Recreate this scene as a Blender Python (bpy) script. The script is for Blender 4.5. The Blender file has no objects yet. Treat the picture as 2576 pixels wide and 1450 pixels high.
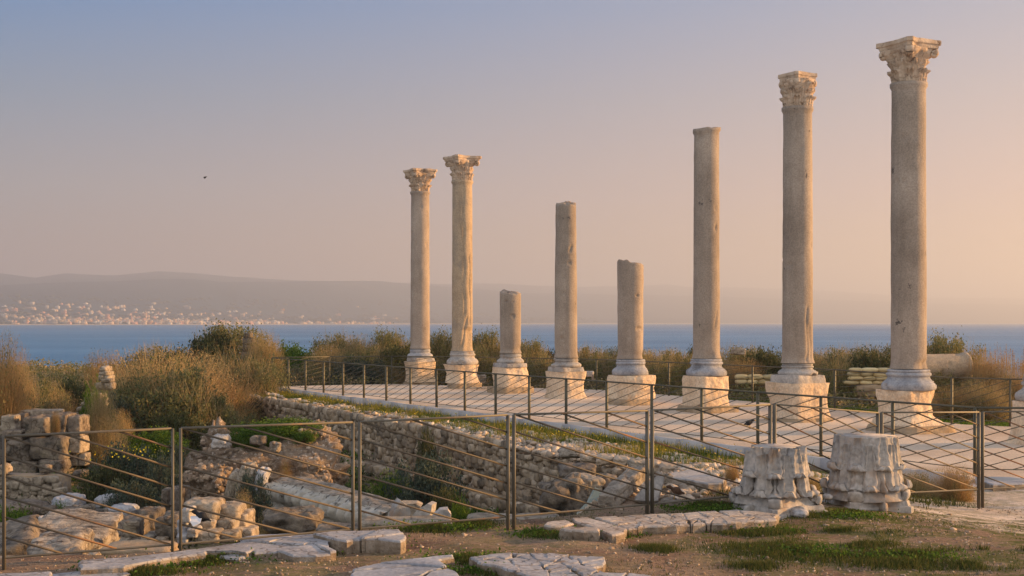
import bpy, math, random
import numpy as np
from mathutils import Vector, Matrix, Euler

# ------------------------------------------------------------------ camera, sky, sun, exposure
S = bpy.context.scene
COL = S.collection
FPX, CX, HY, CZ = 3200.0, 1288.0, 811.0, 2.25     # focal length in frame pixels, principal column, horizon row, eye height

def P(x, y, D):
    return Vector(((x-CX)/FPX*D, D, CZ-(y-HY)/FPX*D))

def G(x, y, z):
    return P(x, y, FPX*(CZ-z)/(y-HY))

cam_d = bpy.data.cameras.new('camera')
cam = bpy.data.objects.new('camera', cam_d); COL.objects.link(cam)
cam.location = (0, 0, CZ); cam.rotation_euler = (math.radians(90), 0, 0)
cam_d.sensor_width = 36; cam_d.lens = FPX/2576*36
cam_d.shift_y = 86/2576
cam_d.clip_start = 0.1; cam_d.clip_end = 60000
S.camera = cam

SUN_EL, SUN_AZ = math.radians(10.5), math.radians(79)   # azimuth from +Y towards +X
W = bpy.data.worlds.new('World'); S.world = W; W.use_nodes = True
wn, wl = W.node_tree.nodes, W.node_tree.links
wn.clear()
wo = wn.new('ShaderNodeOutputWorld'); bg = wn.new('ShaderNodeBackground')
sky = wn.new('ShaderNodeTexSky'); sky.sky_type = 'NISHITA'; sky.sun_disc = False
sky.sun_elevation = SUN_EL; sky.sun_rotation = SUN_AZ
sky.air_density = 1.0; sky.dust_density = 3.0; sky.ozone_density = 2.0
# sunset colours of the sky by direction: blue above, rose to peach low down, brighter towards the sun
def wnode(t, **k):
    n = wn.new(t)
    for a, v in k.items(): setattr(n, a, v)
    return n
def wramp(fac, pts):
    r = wn.new('ShaderNodeValToRGB'); e = r.color_ramp.elements
    while len(e) < len(pts): e.new(.5)
    for k, (p, c) in enumerate(pts): e[k].position = p; e[k].color = (*c, 1)
    wl.new(fac, r.inputs[0]); return r.outputs[0]
def wmath(op, a, b, clamp=False):
    m = wnode('ShaderNodeMath', operation=op, use_clamp=clamp)
    for s_, v in ((m.inputs[0], a), (m.inputs[1], b)):
        if hasattr(v, 'links'): wl.new(v, s_)
        else: s_.default_value = v
    return m.outputs[0]
tc = wn.new('ShaderNodeTexCoord'); sp_ = wn.new('ShaderNodeSeparateXYZ'); wl.new(tc.outputs['Generated'], sp_.inputs[0])
az = wmath('ADD', wmath('MULTIPLY', sp_.outputs[0], 1.15), .5, True)
el_ = wmath('MULTIPLY', sp_.outputs[2], 2.0, True)
SKL = [(0.0, (.40, .30, .25)), (.07, (.41, .30, .28)), (.20, (.345, .345, .38)), (.34, (.175, .285, .43)), (.48, (.04, .23, .53)), (.72, (.22, .34, .58)), (1.0, (.30, .41, .62))]  # overhead stops lightened as added fill, out of view
SKR = [(0.0, (.95, .60, .34)), (.07, (.86, .58, .39)), (.20, (.72, .50, .46)), (.34, (.55, .47, .49)), (.48, (.38, .42, .54)), (.72, (.30, .40, .60)), (1.0, (.32, .42, .62))]
gm_ = wn.new('ShaderNodeMix'); gm_.data_type = 'RGBA'; wl.new(az, gm_.inputs[0]); wl.new(wramp(el_, SKL), gm_.inputs[6]); wl.new(wramp(el_, SKR), gm_.inputs[7])
bk = wn.new('ShaderNodeMix'); bk.data_type = 'RGBA'; wl.new(wmath('MULTIPLY', wmath('ADD', sp_.outputs[1], -.25), -1.6, True), bk.inputs[0])   # added fill: unseen sky behind the viewer, brightened to lift shaded sides
wl.new(gm_.outputs[2], bk.inputs[6]); bk.inputs[7].default_value = (.98, .98, .98, 1)
gs = wn.new('ShaderNodeMix'); gs.data_type = 'RGBA'; gs.blend_type = 'MULTIPLY'; gs.inputs[0].default_value = 1.0; wl.new(bk.outputs[2], gs.inputs[6]); gs.inputs[7].default_value = (4.4, 4.35, 4.4, 1)
gx = wn.new('ShaderNodeMix'); gx.data_type = 'RGBA'; gx.inputs[0].default_value = .85; wl.new(sky.outputs[0], gx.inputs[6]); wl.new(gs.outputs[2], gx.inputs[7])
wl.new(gx.outputs[2], bg.inputs['Color']); bg.inputs['Strength'].default_value = 0.1
wl.new(bg.outputs[0], wo.inputs[0])

sd = bpy.data.lights.new('sun', 'SUN'); sd.energy = 5.0; sd.angle = math.radians(1.2); sd.color = (1.0, 0.545, 0.20)
sun = bpy.data.objects.new('sun', sd); COL.objects.link(sun)
sdir = Vector((math.sin(SUN_AZ)*math.cos(SUN_EL), math.cos(SUN_AZ)*math.cos(SUN_EL), math.sin(SUN_EL)))
sun.rotation_euler = sdir.to_track_quat('Z', 'Y').to_euler(); sun.location = (30, 10, 20)

S.view_settings.view_transform = 'Standard'; S.view_settings.look = 'None'
S.view_settings.exposure = 1.1; S.view_settings.gamma = 1.0
S.render.engine = 'CYCLES'
S.cycles.max_bounces = 5; S.cycles.diffuse_bounces = 3; S.cycles.volume_bounces = 0
S.cycles.transparent_max_bounces = 6; S.cycles.use_denoising = True

# ------------------------------------------------------------------ numeric helpers
rng = np.random.default_rng(7)
def _h(ix, iy, iz, s):
    n = (ix.astype(np.int64)*374761393 + iy.astype(np.int64)*668265263 + iz.astype(np.int64)*2147483647 + s*1274126177) & 0xffffffff
    n = ((n ^ (n >> 13))*1274126177) & 0xffffffff
    n = ((n ^ (n >> 16))*2246822519) & 0xffffffff
    return ((n ^ (n >> 15)) & 0xffffff)/float(0xffffff)*2-1
def vnoise(p, scale=1.0, seed=0):
    q = np.asarray(p, float)*scale + 100.0
    i = np.floor(q); f = q-i; f = f*f*(3-2*f); i = i.astype(np.int64)
    x, y, z = i[..., 0], i[..., 1], i[..., 2]; fx, fy, fz = f[..., 0], f[..., 1], f[..., 2]
    r = 0
    for dx in (0, 1):
        for dy in (0, 1):
            for dz in (0, 1):
                r = r + _h(x+dx, y+dy, z+dz, seed)*(fx if dx else 1-fx)*(fy if dy else 1-fy)*(fz if dz else 1-fz)
    return r
def fbm(p, scale=1.0, seed=0, o=3):
    r, a = 0, 1.0
    for k in range(o):
        r = r + a*vnoise(p, scale*2**k, seed+k*17); a *= .5
    return r
def sm(t):
    t = np.clip(t, 0, 1); return t*t*(3-2*t)
def xyz(X, Y, Z=0.0):
    X = np.asarray(X, float); Y = np.asarray(Y, float)
    return np.stack([X, Y, np.broadcast_to(np.asarray(Z, float), X.shape)], -1)
def lerp_tab(tab, x):
    return np.interp(x, [a for a, b in tab], [b for a, b in tab])

# ------------------------------------------------------------------ objects
def setp(o, label=None, cat=None, group=None, kind=None):
    if label: o['label'] = label
    if cat: o['category'] = cat
    if group: o['group'] = group
    if kind: o['kind'] = kind
    return o
def mesh(name, V, Fq, mats, smooth=False, midx=None):
    me = bpy.data.meshes.new(name)
    V = np.ascontiguousarray(V, dtype=np.float32)
    if isinstance(Fq, np.ndarray):
        n, k = Fq.shape
        me.vertices.add(len(V)); me.vertices.foreach_set('co', V.ravel())
        me.loops.add(n*k); me.loops.foreach_set('vertex_index', np.ascontiguousarray(Fq, dtype=np.int32).ravel())
        me.polygons.add(n); me.polygons.foreach_set('loop_start', np.arange(0, n*k, k, dtype=np.int32))
        me.polygons.foreach_set('loop_total', np.full(n, k, dtype=np.int32))
    else:
        me.from_pydata(V.tolist(), [], [tuple(int(i) for i in f) for f in Fq])
    if not isinstance(mats, (list, tuple)): mats = [mats]
    for m in mats: me.materials.append(m)
    if midx is not None: me.polygons.foreach_set('material_index', np.asarray(midx, dtype=np.int32))
    me.update(calc_edges=True)
    if smooth: me.polygons.foreach_set('use_smooth', np.ones(len(me.polygons), dtype=bool))
    me.validate()
    return me
def ob(name, V, Fq, mats, parent=None, loc=None, rz=0.0, smooth=False, midx=None, rot=None):
    o = bpy.data.objects.new(name, mesh(name, V, Fq, mats, smooth, midx)); COL.objects.link(o)
    if loc is not None: o.location = loc
    if rz: o.rotation_euler = (0, 0, rz)
    if rot is not None: o.rotation_euler = rot
    if parent is not None: o.parent = parent
    return o
def empty(name, loc, label, cat, group=None, rz=0.0):
    o = bpy.data.objects.new(name, None); COL.objects.link(o); o.location = loc; o.rotation_euler = (0, 0, rz)
    o.empty_display_size = .2
    return setp(o, label, cat, group)
def copy_tree(o, parent=None):
    c = o.copy(); COL.objects.link(c); c.parent = parent
    for ch in o.children: copy_tree(ch, c)
    return c
class MB:
    def __init__(s): s.V = []; s.F = []; s.n = 0
    def add(s, V, F):
        V = np.asarray(V, float); s.V.append(V); s.F.append(np.asarray(F)+s.n); s.n += len(V)
    def get(s):
        V = np.concatenate(s.V)
        if len({f.shape[1] for f in s.F}) == 1: return V, np.concatenate(s.F)
        return V, [tuple(r) for f in s.F for r in f]

_cs = {}
def cubesphere(n):
    if n in _cs: return _cs[n]
    g = np.linspace(-1, 1, n+1); idx = {}; V = []; F = []
    def vid(p):
        k = tuple(np.round(p, 5))
        if k not in idx: idx[k] = len(V); V.append(p)
        return idx[k]
    for ax in range(3):
        for sgn in (-1, 1):
            for i in range(n):
                for j in range(n):
                    q = []
                    for (a, b) in ((i, j), (i+1, j), (i+1, j+1), (i, j+1)):
                        p = [0, 0, 0]; p[ax] = sgn; p[(ax+1) % 3] = g[a]; p[(ax+2) % 3] = g[b]; q.append(vid(p))
                    F.append(q if sgn > 0 else q[::-1])
    _cs[n] = (np.array(V, float), np.array(F)); return _cs[n]
def rockV(size, seed, box=.6, rough=.1, n=6, sc=1.6):
    c, F = cubesphere(n)
    sp = c/np.linalg.norm(c, axis=1)[:, None]
    r = np.maximum(np.abs(c).max(1), 1e-6)
    ex = 2.0/(1.02-box); p = c/((np.abs(c)**ex).sum(1)**(1/ex))[:, None]
    d = fbm(sp+seed*3.7, sc, seed, 3)
    if n > 8: d = d+.35*fbm(p+seed*1.3, 5.0, seed+9, 3)-.45*sm((vnoise(p+seed, 2.3, seed+4)-.35)/.25)*(np.sort(np.abs(p), axis=1)[:, 1] > .75)
    size = np.asarray(size, float)
    p = p*size/2
    p = p + sp*(d*rough*size.min())[:, None]
    return p, F
def rot2(V, a):
    c, s = math.cos(a), math.sin(a); V = np.asarray(V, float).copy()
    x = V[:, 0]*c-V[:, 1]*s; y = V[:, 0]*s+V[:, 1]*c; V[:, 0] = x; V[:, 1] = y; return V
def eul(V, rx, ry, rz):
    M = np.array(Euler((rx, ry, rz)).to_matrix()); return np.asarray(V) @ M.T
BOXF = np.array([[0,3,2,1],[4,5,6,7],[0,1,5,4],[1,2,6,5],[2,3,7,6],[3,0,4,7]])
def boxV(sx, sy, sz, c=(0, 0, 0)):
    v = np.array([[-1,-1,-1],[1,-1,-1],[1,1,-1],[-1,1,-1],[-1,-1,1],[1,-1,1],[1,1,1],[-1,1,1]], float)
    return v*np.array([sx, sy, sz])/2+np.array(c)
def barV(a, b, w, h=None):
    """rectangular bar from a to b, w sideways, h upwards"""
    a = np.array(a, float); b = np.array(b, float); h = h or w
    d = b-a; L = np.linalg.norm(d); d /= L
    up = np.array([0, 0, 1.]) if abs(d[2]) < .9 else np.array([0, 1., 0])
    s = np.cross(d, up); s /= np.linalg.norm(s); u = np.cross(s, d)
    return np.array([a-s*w/2-u*h/2, b-s*w/2-u*h/2, b+s*w/2-u*h/2, a+s*w/2-u*h/2,
                     a-s*w/2+u*h/2, b-s*w/2+u*h/2, b+s*w/2+u*h/2, a+s*w/2+u*h/2])
def tubeV(pts, r, k=6, cap=True):
    pts = np.asarray(pts, float); n = len(pts); r = np.broadcast_to(np.asarray(r, float), (n,))
    V = []
    for i in range(n):
        d = pts[min(i+1, n-1)]-pts[max(i-1, 0)]; d = d/(np.linalg.norm(d)+1e-9)
        up = np.array([0, 0, 1.]) if abs(d[2]) < .9 else np.array([1., 0, 0])
        s = np.cross(d, up); s /= np.linalg.norm(s); u = np.cross(s, d)
        for j in range(k):
            a = 2*math.pi*j/k; V.append(pts[i]+r[i]*(math.cos(a)*s+math.sin(a)*u))
    F = [[i*k+j, i*k+(j+1) % k, (i+1)*k+(j+1) % k, (i+1)*k+j] for i in range(n-1) for j in range(k)]
    if cap:
        V.append(pts[0]); V.append(pts[-1]); c0, c1 = n*k, n*k+1
        for j in range(k):
            F.append([c0, (j+1) % k, j, j]); F.append([c1, (n-1)*k+j, (n-1)*k+(j+1) % k, (n-1)*k+(j+1) % k])
        F = [tuple(dict.fromkeys(f)) for f in F]
        F3 = [f for f in F if len(f) == 3]; F4 = [f for f in F if len(f) == 4]
        return np.array(V), F4+F3
    return np.array(V), F
def gridF(nu, nv, wrap=False):
    F = []
    i = np.arange(nv-1)[:, None]; m = nu if wrap else nu-1; j = np.arange(m)[None, :]
    a = i*nu+j; b = i*nu+(j+1) % nu; c = (i+1)*nu+(j+1) % nu; d = (i+1)*nu+j
    return np.stack([a, b, c, d], -1).reshape(-1, 4)

# ------------------------------------------------------------------ materials
def ramp(nt, fac, cols, pos=None):
    r = nt.nodes.new('ShaderNodeValToRGB'); e = r.color_ramp.elements
    pos = pos or [i/(len(cols)-1) for i in range(len(cols))]
    while len(e) < len(cols): e.new(.5)
    for k, (p, c) in enumerate(zip(pos, cols)): e[k].position = p; e[k].color = (*c, 1)
    nt.links.new(fac, r.inputs[0]); return r.outputs[0]
def mixc(nt, fac, a, b, mode='MIX'):
    m = nt.nodes.new('ShaderNodeMix'); m.data_type = 'RGBA'; m.blend_type = mode
    for s, v in ((m.inputs[0], fac), (m.inputs[6], a), (m.inputs[7], b)):
        if hasattr(v, 'links'): nt.links.new(v, s)
        elif isinstance(v, (int, float)): s.default_value = v
        else: s.default_value = (*v, 1)
    return m.outputs[2]
def mth(nt, op, a, b=0.0, clamp=False):
    m = nt.nodes.new('ShaderNodeMath'); m.operation = op; m.use_clamp = clamp
    for s, v in ((m.inputs[0], a), (m.inputs[1], b)):
        if hasattr(v, 'links'): nt.links.new(v, s)
        else: s.default_value = v
    return m.outputs[0]
def noi(nt, vec, scale, detail=4, rough=.6, kind='noise', dist=0.0):
    if kind == 'noise':
        n = nt.nodes.new('ShaderNodeTexNoise'); n.inputs['Detail'].default_value = detail
        n.inputs['Roughness'].default_value = rough; n.inputs['Distortion'].default_value = dist
    else:
        n = nt.nodes.new('ShaderNodeTexVoronoi')
        if kind == 'edge': n.feature = 'DISTANCE_TO_EDGE'
    n.inputs['Scale'].default_value = scale
    nt.links.new(vec, n.inputs['Vector']); return n.outputs[0]
def newmat(name, rough=.85, spec=.25):
    m = bpy.data.materials.new(name); m.use_nodes = True; nt = m.node_tree
    b = nt.nodes['Principled BSDF']; b.inputs['Roughness'].default_value = rough
    b.inputs['Specular IOR Level'].default_value = spec
    geo = nt.nodes.new('ShaderNodeNewGeometry')
    return m, nt, b, geo
def bump(nt, b, h, strength, dist):
    n = nt.nodes.new('ShaderNodeBump'); n.inputs['Strength'].default_value = strength; n.inputs['Distance'].default_value = dist
    nt.links.new(h, n.inputs['Height']); nt.links.new(n.outputs[0], b.inputs['Normal'])
def stone(name, cols, scale=3.0, spots=None, spot_scale=8, island=0.0, bmp=(.5, .02, 25), rough=.88, spot_at=(.62, .72), fine=None, cracks=0, streak=0, tint=0, streakmix=.35, strata=0):
    m, nt, b, geo = newmat(name, rough); pos = geo.outputs['Position']
    c = ramp(nt, noi(nt, pos, scale, 6, .65), cols, [ .3+.4*i/(len(cols)-1) for i in range(len(cols))])
    if spots:
        f = ramp(nt, noi(nt, pos, spot_scale, 5, .7), [(0,0,0),(1,1,1)], list(spot_at))
        c = mixc(nt, f, c, spots)
    if fine:
        f = ramp(nt, noi(nt, pos, fine[0], 2, .5), [(1-fine[1],)*3, (1+fine[1],)*3], [.35, .65]); c = mixc(nt, 1.0, c, f, 'MULTIPLY')
    if cracks:
        wv = nt.nodes.new('ShaderNodeVectorMath'); wv.operation = 'ADD'; nn_ = nt.nodes.new('ShaderNodeTexNoise'); nn_.inputs['Scale'].default_value = 3.0; nt.links.new(pos, nn_.inputs['Vector'])
        nt.links.new(pos, wv.inputs[0]); nt.links.new(nn_.outputs['Color'], wv.inputs[1])
        f = ramp(nt, noi(nt, wv.outputs[0], cracks, kind='edge'), [(.45, .40, .36), (1, 1, 1)], [.0, .035]); c = mixc(nt, 1.0, c, f, 'MULTIPLY')
    if streak:
        mp = nt.nodes.new('ShaderNodeMapping'); mp.inputs['Scale'].default_value = (1, 1, .12); nt.links.new(pos, mp.inputs[0])
        f = ramp(nt, noi(nt, mp.outputs[0], streak, 5, .7), [(.42, .39, .36), (1, 1, 1), (1.12, 1.1, 1.05)], [.36, .5, .68]); c = mixc(nt, streakmix, c, f, 'MULTIPLY')
    if strata:
        mp = nt.nodes.new('ShaderNodeMapping'); mp.inputs['Scale'].default_value = (.35, 1.6, 3); mp.inputs['Rotation'].default_value = (.2, .05, .1); nt.links.new(pos, mp.inputs[0])
        f = ramp(nt, noi(nt, mp.outputs[0], 5, 6, .65, dist=.6), [(.3, .27, .25), (.95, .93, .9), (1.25, 1.2, 1.1)], [.38, .5, .66]); c = mixc(nt, .9, c, f, 'MULTIPLY')
    if tint:
        oi = nt.nodes.new('ShaderNodeObjectInfo'); f = ramp(nt, oi.outputs['Random'], [(1-tint, 1-tint, 1-tint*.8), (1.0, .98, .95), (1+tint, 1+tint*.7, 1+tint*.5)]); c = mixc(nt, 1.0, c, f, 'MULTIPLY')
    if island:
        f = ramp(nt, geo.outputs['Random Per Island'], [(1-island, 1-island, 1-island), (1, .93, .85), (1+island*.8, 1+island*.75, 1+island*.7)])
        c = mixc(nt, 1.0, c, f, 'MULTIPLY')
    nt.links.new(c, b.inputs['Base Color'])
    bump(nt, b, noi(nt, pos, bmp[2], 6, .7), bmp[0], bmp[1])
    return m
def leafmat(name, cols, tr=.35, rough=.7):
    m, nt, b, geo = newmat(name, rough, .2)
    c = ramp(nt, geo.outputs['Random Per Island'], cols)
    oi = nt.nodes.new('ShaderNodeObjectInfo')
    f = ramp(nt, oi.outputs['Random'], [(.8, .84, .9), (1.15, 1.08, .95)]); c = mixc(nt, 1.0, c, f, 'MULTIPLY')
    nt.links.new(c, b.inputs['Base Color'])
    t = nt.nodes.new('ShaderNodeBsdfTranslucent'); nt.links.new(c, t.inputs['Color'])
    mx = nt.nodes.new('ShaderNodeMixShader'); mx.inputs[0].default_value = tr
    nt.links.new(b.outputs[0], mx.inputs[1]); nt.links.new(t.outputs[0], mx.inputs[2])
    nt.links.new(mx.outputs[0], nt.nodes['Material Output'].inputs['Surface'])
    return m
def flat(name, col, rough=.8, var=.15, scale=6):
    m, nt, b, geo = newmat(name, rough)
    c = ramp(nt, noi(nt, geo.outputs['Position'], scale, 4), [tuple(v*(1-var) for v in col), tuple(v*(1+var) for v in col)], [.35, .65])
    nt.links.new(c, b.inputs['Base Color']); return m

M = {}
M['granite'] = stone('granite', [(.24, .20, .165), (.33, .28, .235), (.41, .35, .295)], .8, (.11, .095, .09), 2.6, bmp=(.6, .02, 26), spot_at=(.655, .69), fine=(34, .14), streak=1.6, tint=.14, streakmix=.3)
M['granite2'] = stone('weathered_granite', [(.34, .26, .18), (.46, .35, .24), (.30, .25, .2)], 1.1, (.17, .14, .12), 2.0, bmp=(.8, .03, 16), spot_at=(.66, .76), fine=(30, .15), streak=2.5)
M['marble'] = stone('marble', [(.25, .24, .235), (.40, .38, .36), (.52, .48, .44)], 2.6, (.30, .20, .125), 3.0, bmp=(.7, .02, 14), spot_at=(.54, .72), fine=(24, .16), tint=.08)
M['bmarble'] = stone('blue_marble', [(.20, .21, .24), (.34, .345, .37), (.50, .47, .45)], 2.2, (.13, .13, .14), 4, bmp=(.6, .02, 14), spot_at=(.56, .72), fine=(30, .14))
M['cream'] = stone('limestone', [(.56, .41, .27), (.71, .55, .39), (.78, .65, .49)], 1.4, (.36, .19, .10), 3.6, bmp=(.9, .04, 9), spot_at=(.62, .74), fine=(22, .14), tint=.06)
M['footing'] = stone('footing_stone', [(.30, .21, .13), (.42, .31, .20), (.30, .25, .2)], 4, (.12, .1, .08), 7, bmp=(.8, .04, 12))
M['capstone'] = stone('capital_stone', [(.36, .25, .17), (.54, .41, .30), (.66, .54, .42)], 3.5, (.18, .12, .085), 6, bmp=(.9, .03, 16), spot_at=(.55, .68))
M['pave'] = stone('marble_paving', [(.24, .235, .245), (.36, .35, .36), (.46, .44, .43)], 2.4, (.20, .155, .12), 4.5, bmp=(.8, .02, 14), spot_at=(.56, .72), fine=(28, .16), cracks=2.3)
M['gabion'] = stone('gabion_stone', [(.22, .175, .125), (.36, .295, .22), (.47, .40, .31)], 4, (.12, .10, .075), 7, island=.5, bmp=(.9, .03, 14), spot_at=(.56, .70))
M['pebble'] = stone('pebble_stone', [(.24, .18, .13), (.36, .28, .21), (.46, .38, .30)], 5, island=.5, bmp=(.3, .01, 20))
M['rubble'] = stone('rubble_stone', [(.36, .28, .21), (.52, .43, .34), (.6, .53, .45)], 3, (.2, .17, .13), 6, island=.45, bmp=(.5, .02, 20))
M['ruin'] = stone('ruin_stone', [(.11, .095, .08), (.22, .185, .15), (.34, .29, .22)], 2.6, (.055, .05, .045), 5, bmp=(1.0, .06, 8), spot_at=(.50, .64), fine=(20, .2), cracks=1.1, streak=3, tint=.2)
M['ruinpale'] = stone('pale_ruin_stone', [(.20, .165, .13), (.35, .30, .235), (.47, .41, .335)], 2.8, (.11, .09, .07), 5, bmp=(1.0, .05, 8), spot_at=(.54, .68), fine=(20, .2), cracks=1.6, tint=.15)
M['fluted'] = stone('fluted_stone', [(.30, .28, .25), (.47, .44, .38), (.56, .51, .45)], 3.0, (.09, .08, .07), 4, bmp=(.8, .03, 12), spot_at=(.58, .70), streak=5)
M['greenmarble'] = stone('green_marble', [(.20, .25, .23), (.30, .35, .32), (.38, .41, .37)], 2.5, (.45, .44, .4), 8, bmp=(.4, .02, 14), spot_at=(.62, .8))
M['pavewarm'] = stone('warm_paving', [(.30, .25, .21), (.44, .38, .33), (.54, .48, .43)], 2.2, (.22, .15, .10), 4, bmp=(.9, .025, 12), spot_at=(.55, .72), fine=(26, .16), cracks=2.6)
M['slabside'] = stone('earthy_slab_side', [(.16, .115, .08), (.30, .24, .18), (.42, .36, .3)], 7, (.1, .08, .06), 9, bmp=(1.0, .04, 14))
M['lichenshade'] = stone('lichen_and_crease_shade', [(.06, .055, .05), (.14, .13, .115), (.3, .28, .25)], 7, bmp=(.8, .03, 16))
M['rubblered'] = stone('reddish_pebbles', [(.22, .165, .12), (.36, .28, .21), (.50, .42, .34)], 3, island=.5, bmp=(.5, .02, 16))
M['layered'] = stone('layered_stone', [(.16, .14, .12), (.33, .29, .245), (.46, .41, .36)], 1.6, (.12, .1, .08), 4, bmp=(1.0, .06, 7), spot_at=(.58, .70), fine=(18, .2), cracks=2.2, strata=1)
M['kerb'] = stone('kerb_concrete', [(.42, .40, .40), (.52, .50, .49)], 1.5, (.3, .27, .24), 6, bmp=(.3, .01, 30))
M['bags'] = stone('sandbag_cloth', [(.52, .42, .22), (.66, .56, .33)], 4, (.3, .28, .1), 7, island=.25, bmp=(.4, .02, 20))
M['conglom'] = stone('conglomerate', [(.17, .125, .09), (.28, .205, .145), (.40, .31, .225)], 6, (.62, .54, .46), 15, bmp=(1.0, .08, 12), spot_at=(.58, .63))
M['olive'] = leafmat('olive_leaf', [(.08, .10, .04), (.17, .18, .075), (.30, .27, .12), (.13, .15, .065)])
M['teal'] = leafmat('blue_green_leaf', [(.035, .06, .05), (.07, .10, .08), (.11, .14, .11)])
M['green'] = leafmat('green_leaf', [(.04, .09, .012), (.09, .17, .02), (.16, .24, .035)], .4)
M['dark'] = leafmat('dark_leaf', [(.04, .055, .025), (.08, .095, .04), (.13, .13, .06)])
M['dry'] = leafmat('dry_stem', [(.30, .20, .09), (.48, .35, .17), (.58, .44, .24), (.34, .25, .12)], .35)
M['dryred'] = leafmat('rusty_stem', [(.26, .16, .08), (.42, .275, .13), (.52, .36, .18)], .35)
M['straw'] = leafmat('straw', [(.36, .24, .11), (.52, .38, .19), (.6, .46, .26)], .35)
M['twig'] = flat('twig_bark', (.14, .09, .055), .9)
M['grass'] = leafmat('grass_blade', [(.03, .05, .012), (.055, .085, .018), (.10, .115, .03), (.17, .14, .05)], .35)
M['weed'] = leafmat('weed_blade', [(.06, .10, .015), (.16, .17, .04), (.30, .26, .05), (.42, .34, .05)], .4)
M['flower'] = flat('yellow_flower', (.75, .55, .03), .7)
M['feather_brown'] = flat('brown_feather', (.09, .05, .03), .8)
M['feather_black'] = flat('black_feather', (.02, .02, .022), .7)
M['feather_white'] = flat('white_feather', (.7, .7, .72), .8)
M['beak'] = flat('yellow_beak', (.6, .35, .05), .5)

def mk_paint():
    m, nt, b, geo = newmat('rail_paint', .55, .4); pos = geo.outputs['Position']
    c = ramp(nt, noi(nt, pos, 1.5, 3), [(.105, .09, .065), (.15, .13, .095)], [.4, .6])
    f = ramp(nt, noi(nt, pos, 3.2, 4, .7), [(0, 0, 0), (1, 1, 1)], [.60, .70])
    nt.links.new(mixc(nt, f, c, (.26, .13, .06)), b.inputs['Base Color'])
    m2, nt, b, geo = newmat('rusty_rod', .6, .4); pos = geo.outputs['Position']
    c = ramp(nt, noi(nt, pos, 1.3, 4, .7), [(.085, .07, .05), (.14, .10, .062), (.28, .115, .04)], [.44, .56, .68])
    nt.links.new(c, b.inputs['Base Color'])
    m3, nt, b, geo = newmat('dark_rail_paint', .55, .4); pos = geo.outputs['Position']
    c = ramp(nt, noi(nt, pos, 1.5, 3), [(.085, .08, .055), (.12, .11, .075)], [.4, .6])
    nt.links.new(c, b.inputs['Base Color'])
    return m, m2, m3
M['paint'], M['rod'], M['darkpaint'] = mk_paint()

def mk_ground():
    m, nt, b, geo = newmat('soil', .95, .1); pos = geo.outputs['Position']
    at = nt.nodes.new('ShaderNodeAttribute'); at.attribute_name = 'mask'
    sep = nt.nodes.new('ShaderNodeSeparateColor'); nt.links.new(at.outputs['Color'], sep.inputs[0])
    c = ramp(nt, noi(nt, pos, 1.6, 8, .7), [(.20, .125, .085), (.31, .215, .15), (.40, .30, .22)], [.35, .5, .68])
    c = mixc(nt, 1.0, c, ramp(nt, noi(nt, pos, 19, 5, .75), [(.62, .60, .58), (1, 1, 1), (1.35, 1.32, 1.3)], [.32, .5, .68]), 'MULTIPLY')
    pb = ramp(nt, noi(nt, pos, 26, 3, .6, 'vor'), [(1, 1, 1), (0, 0, 0)], [.12, .26])
    pm = ramp(nt, noi(nt, pos, 2.4, 4), [(0, 0, 0), (1, 1, 1)], [.46, .58])
    c = mixc(nt, mth(nt, 'MULTIPLY', mth(nt, 'MULTIPLY', pb, pm), .8), c, (.55, .45, .37))
    path = mixc(nt, 1.0, ramp(nt, noi(nt, pos, .9, 7, .65), [(.56, .46, .38), (.80, .68, .58)], [.35, .6]), (1, 1, 1), 'MULTIPLY')
    c = mixc(nt, sep.outputs[0], c, path)
    g = ramp(nt, noi(nt, pos, 9, 6, .75), [(.05, .065, .012), (.11, .12, .03), (.17, .13, .05)], [.3, .5, .7])
    gm = mth(nt, 'MULTIPLY', sep.outputs[1], ramp(nt, noi(nt, pos, 3.2, 8, .8), [(0, 0, 0), (1, 1, 1)], [.44, .54]))
    c = mixc(nt, gm, c, g)
    nt.links.new(c, b.inputs['Base Color'])
    h = mth(nt, 'ADD', noi(nt, pos, 14, 8, .75), mth(nt, 'MULTIPLY', pb, .35))
    bump(nt, b, h, .9, .05)
    return m
M['soil'] = mk_ground()
def mk_gravel():
    m, nt, b, geo = newmat('pale_gravel', .95, .1); pos = geo.outputs['Position']
    c = ramp(nt, noi(nt, pos, .45, 6, .6), [(.50, .395, .30), (.63, .51, .395), (.71, .59, .465)], [.35, .5, .65])
    f = ramp(nt, noi(nt, pos, 30, 3), [(.85,)*3, (1.12,)*3], [.35, .65]); c = mixc(nt, 1.0, c, f, 'MULTIPLY')
    nt.links.new(c, b.inputs['Base Color']); bump(nt, b, noi(nt, pos, 22, 6, .7), .7, .02)
    return m
M['gravel'] = mk_gravel()

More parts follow.
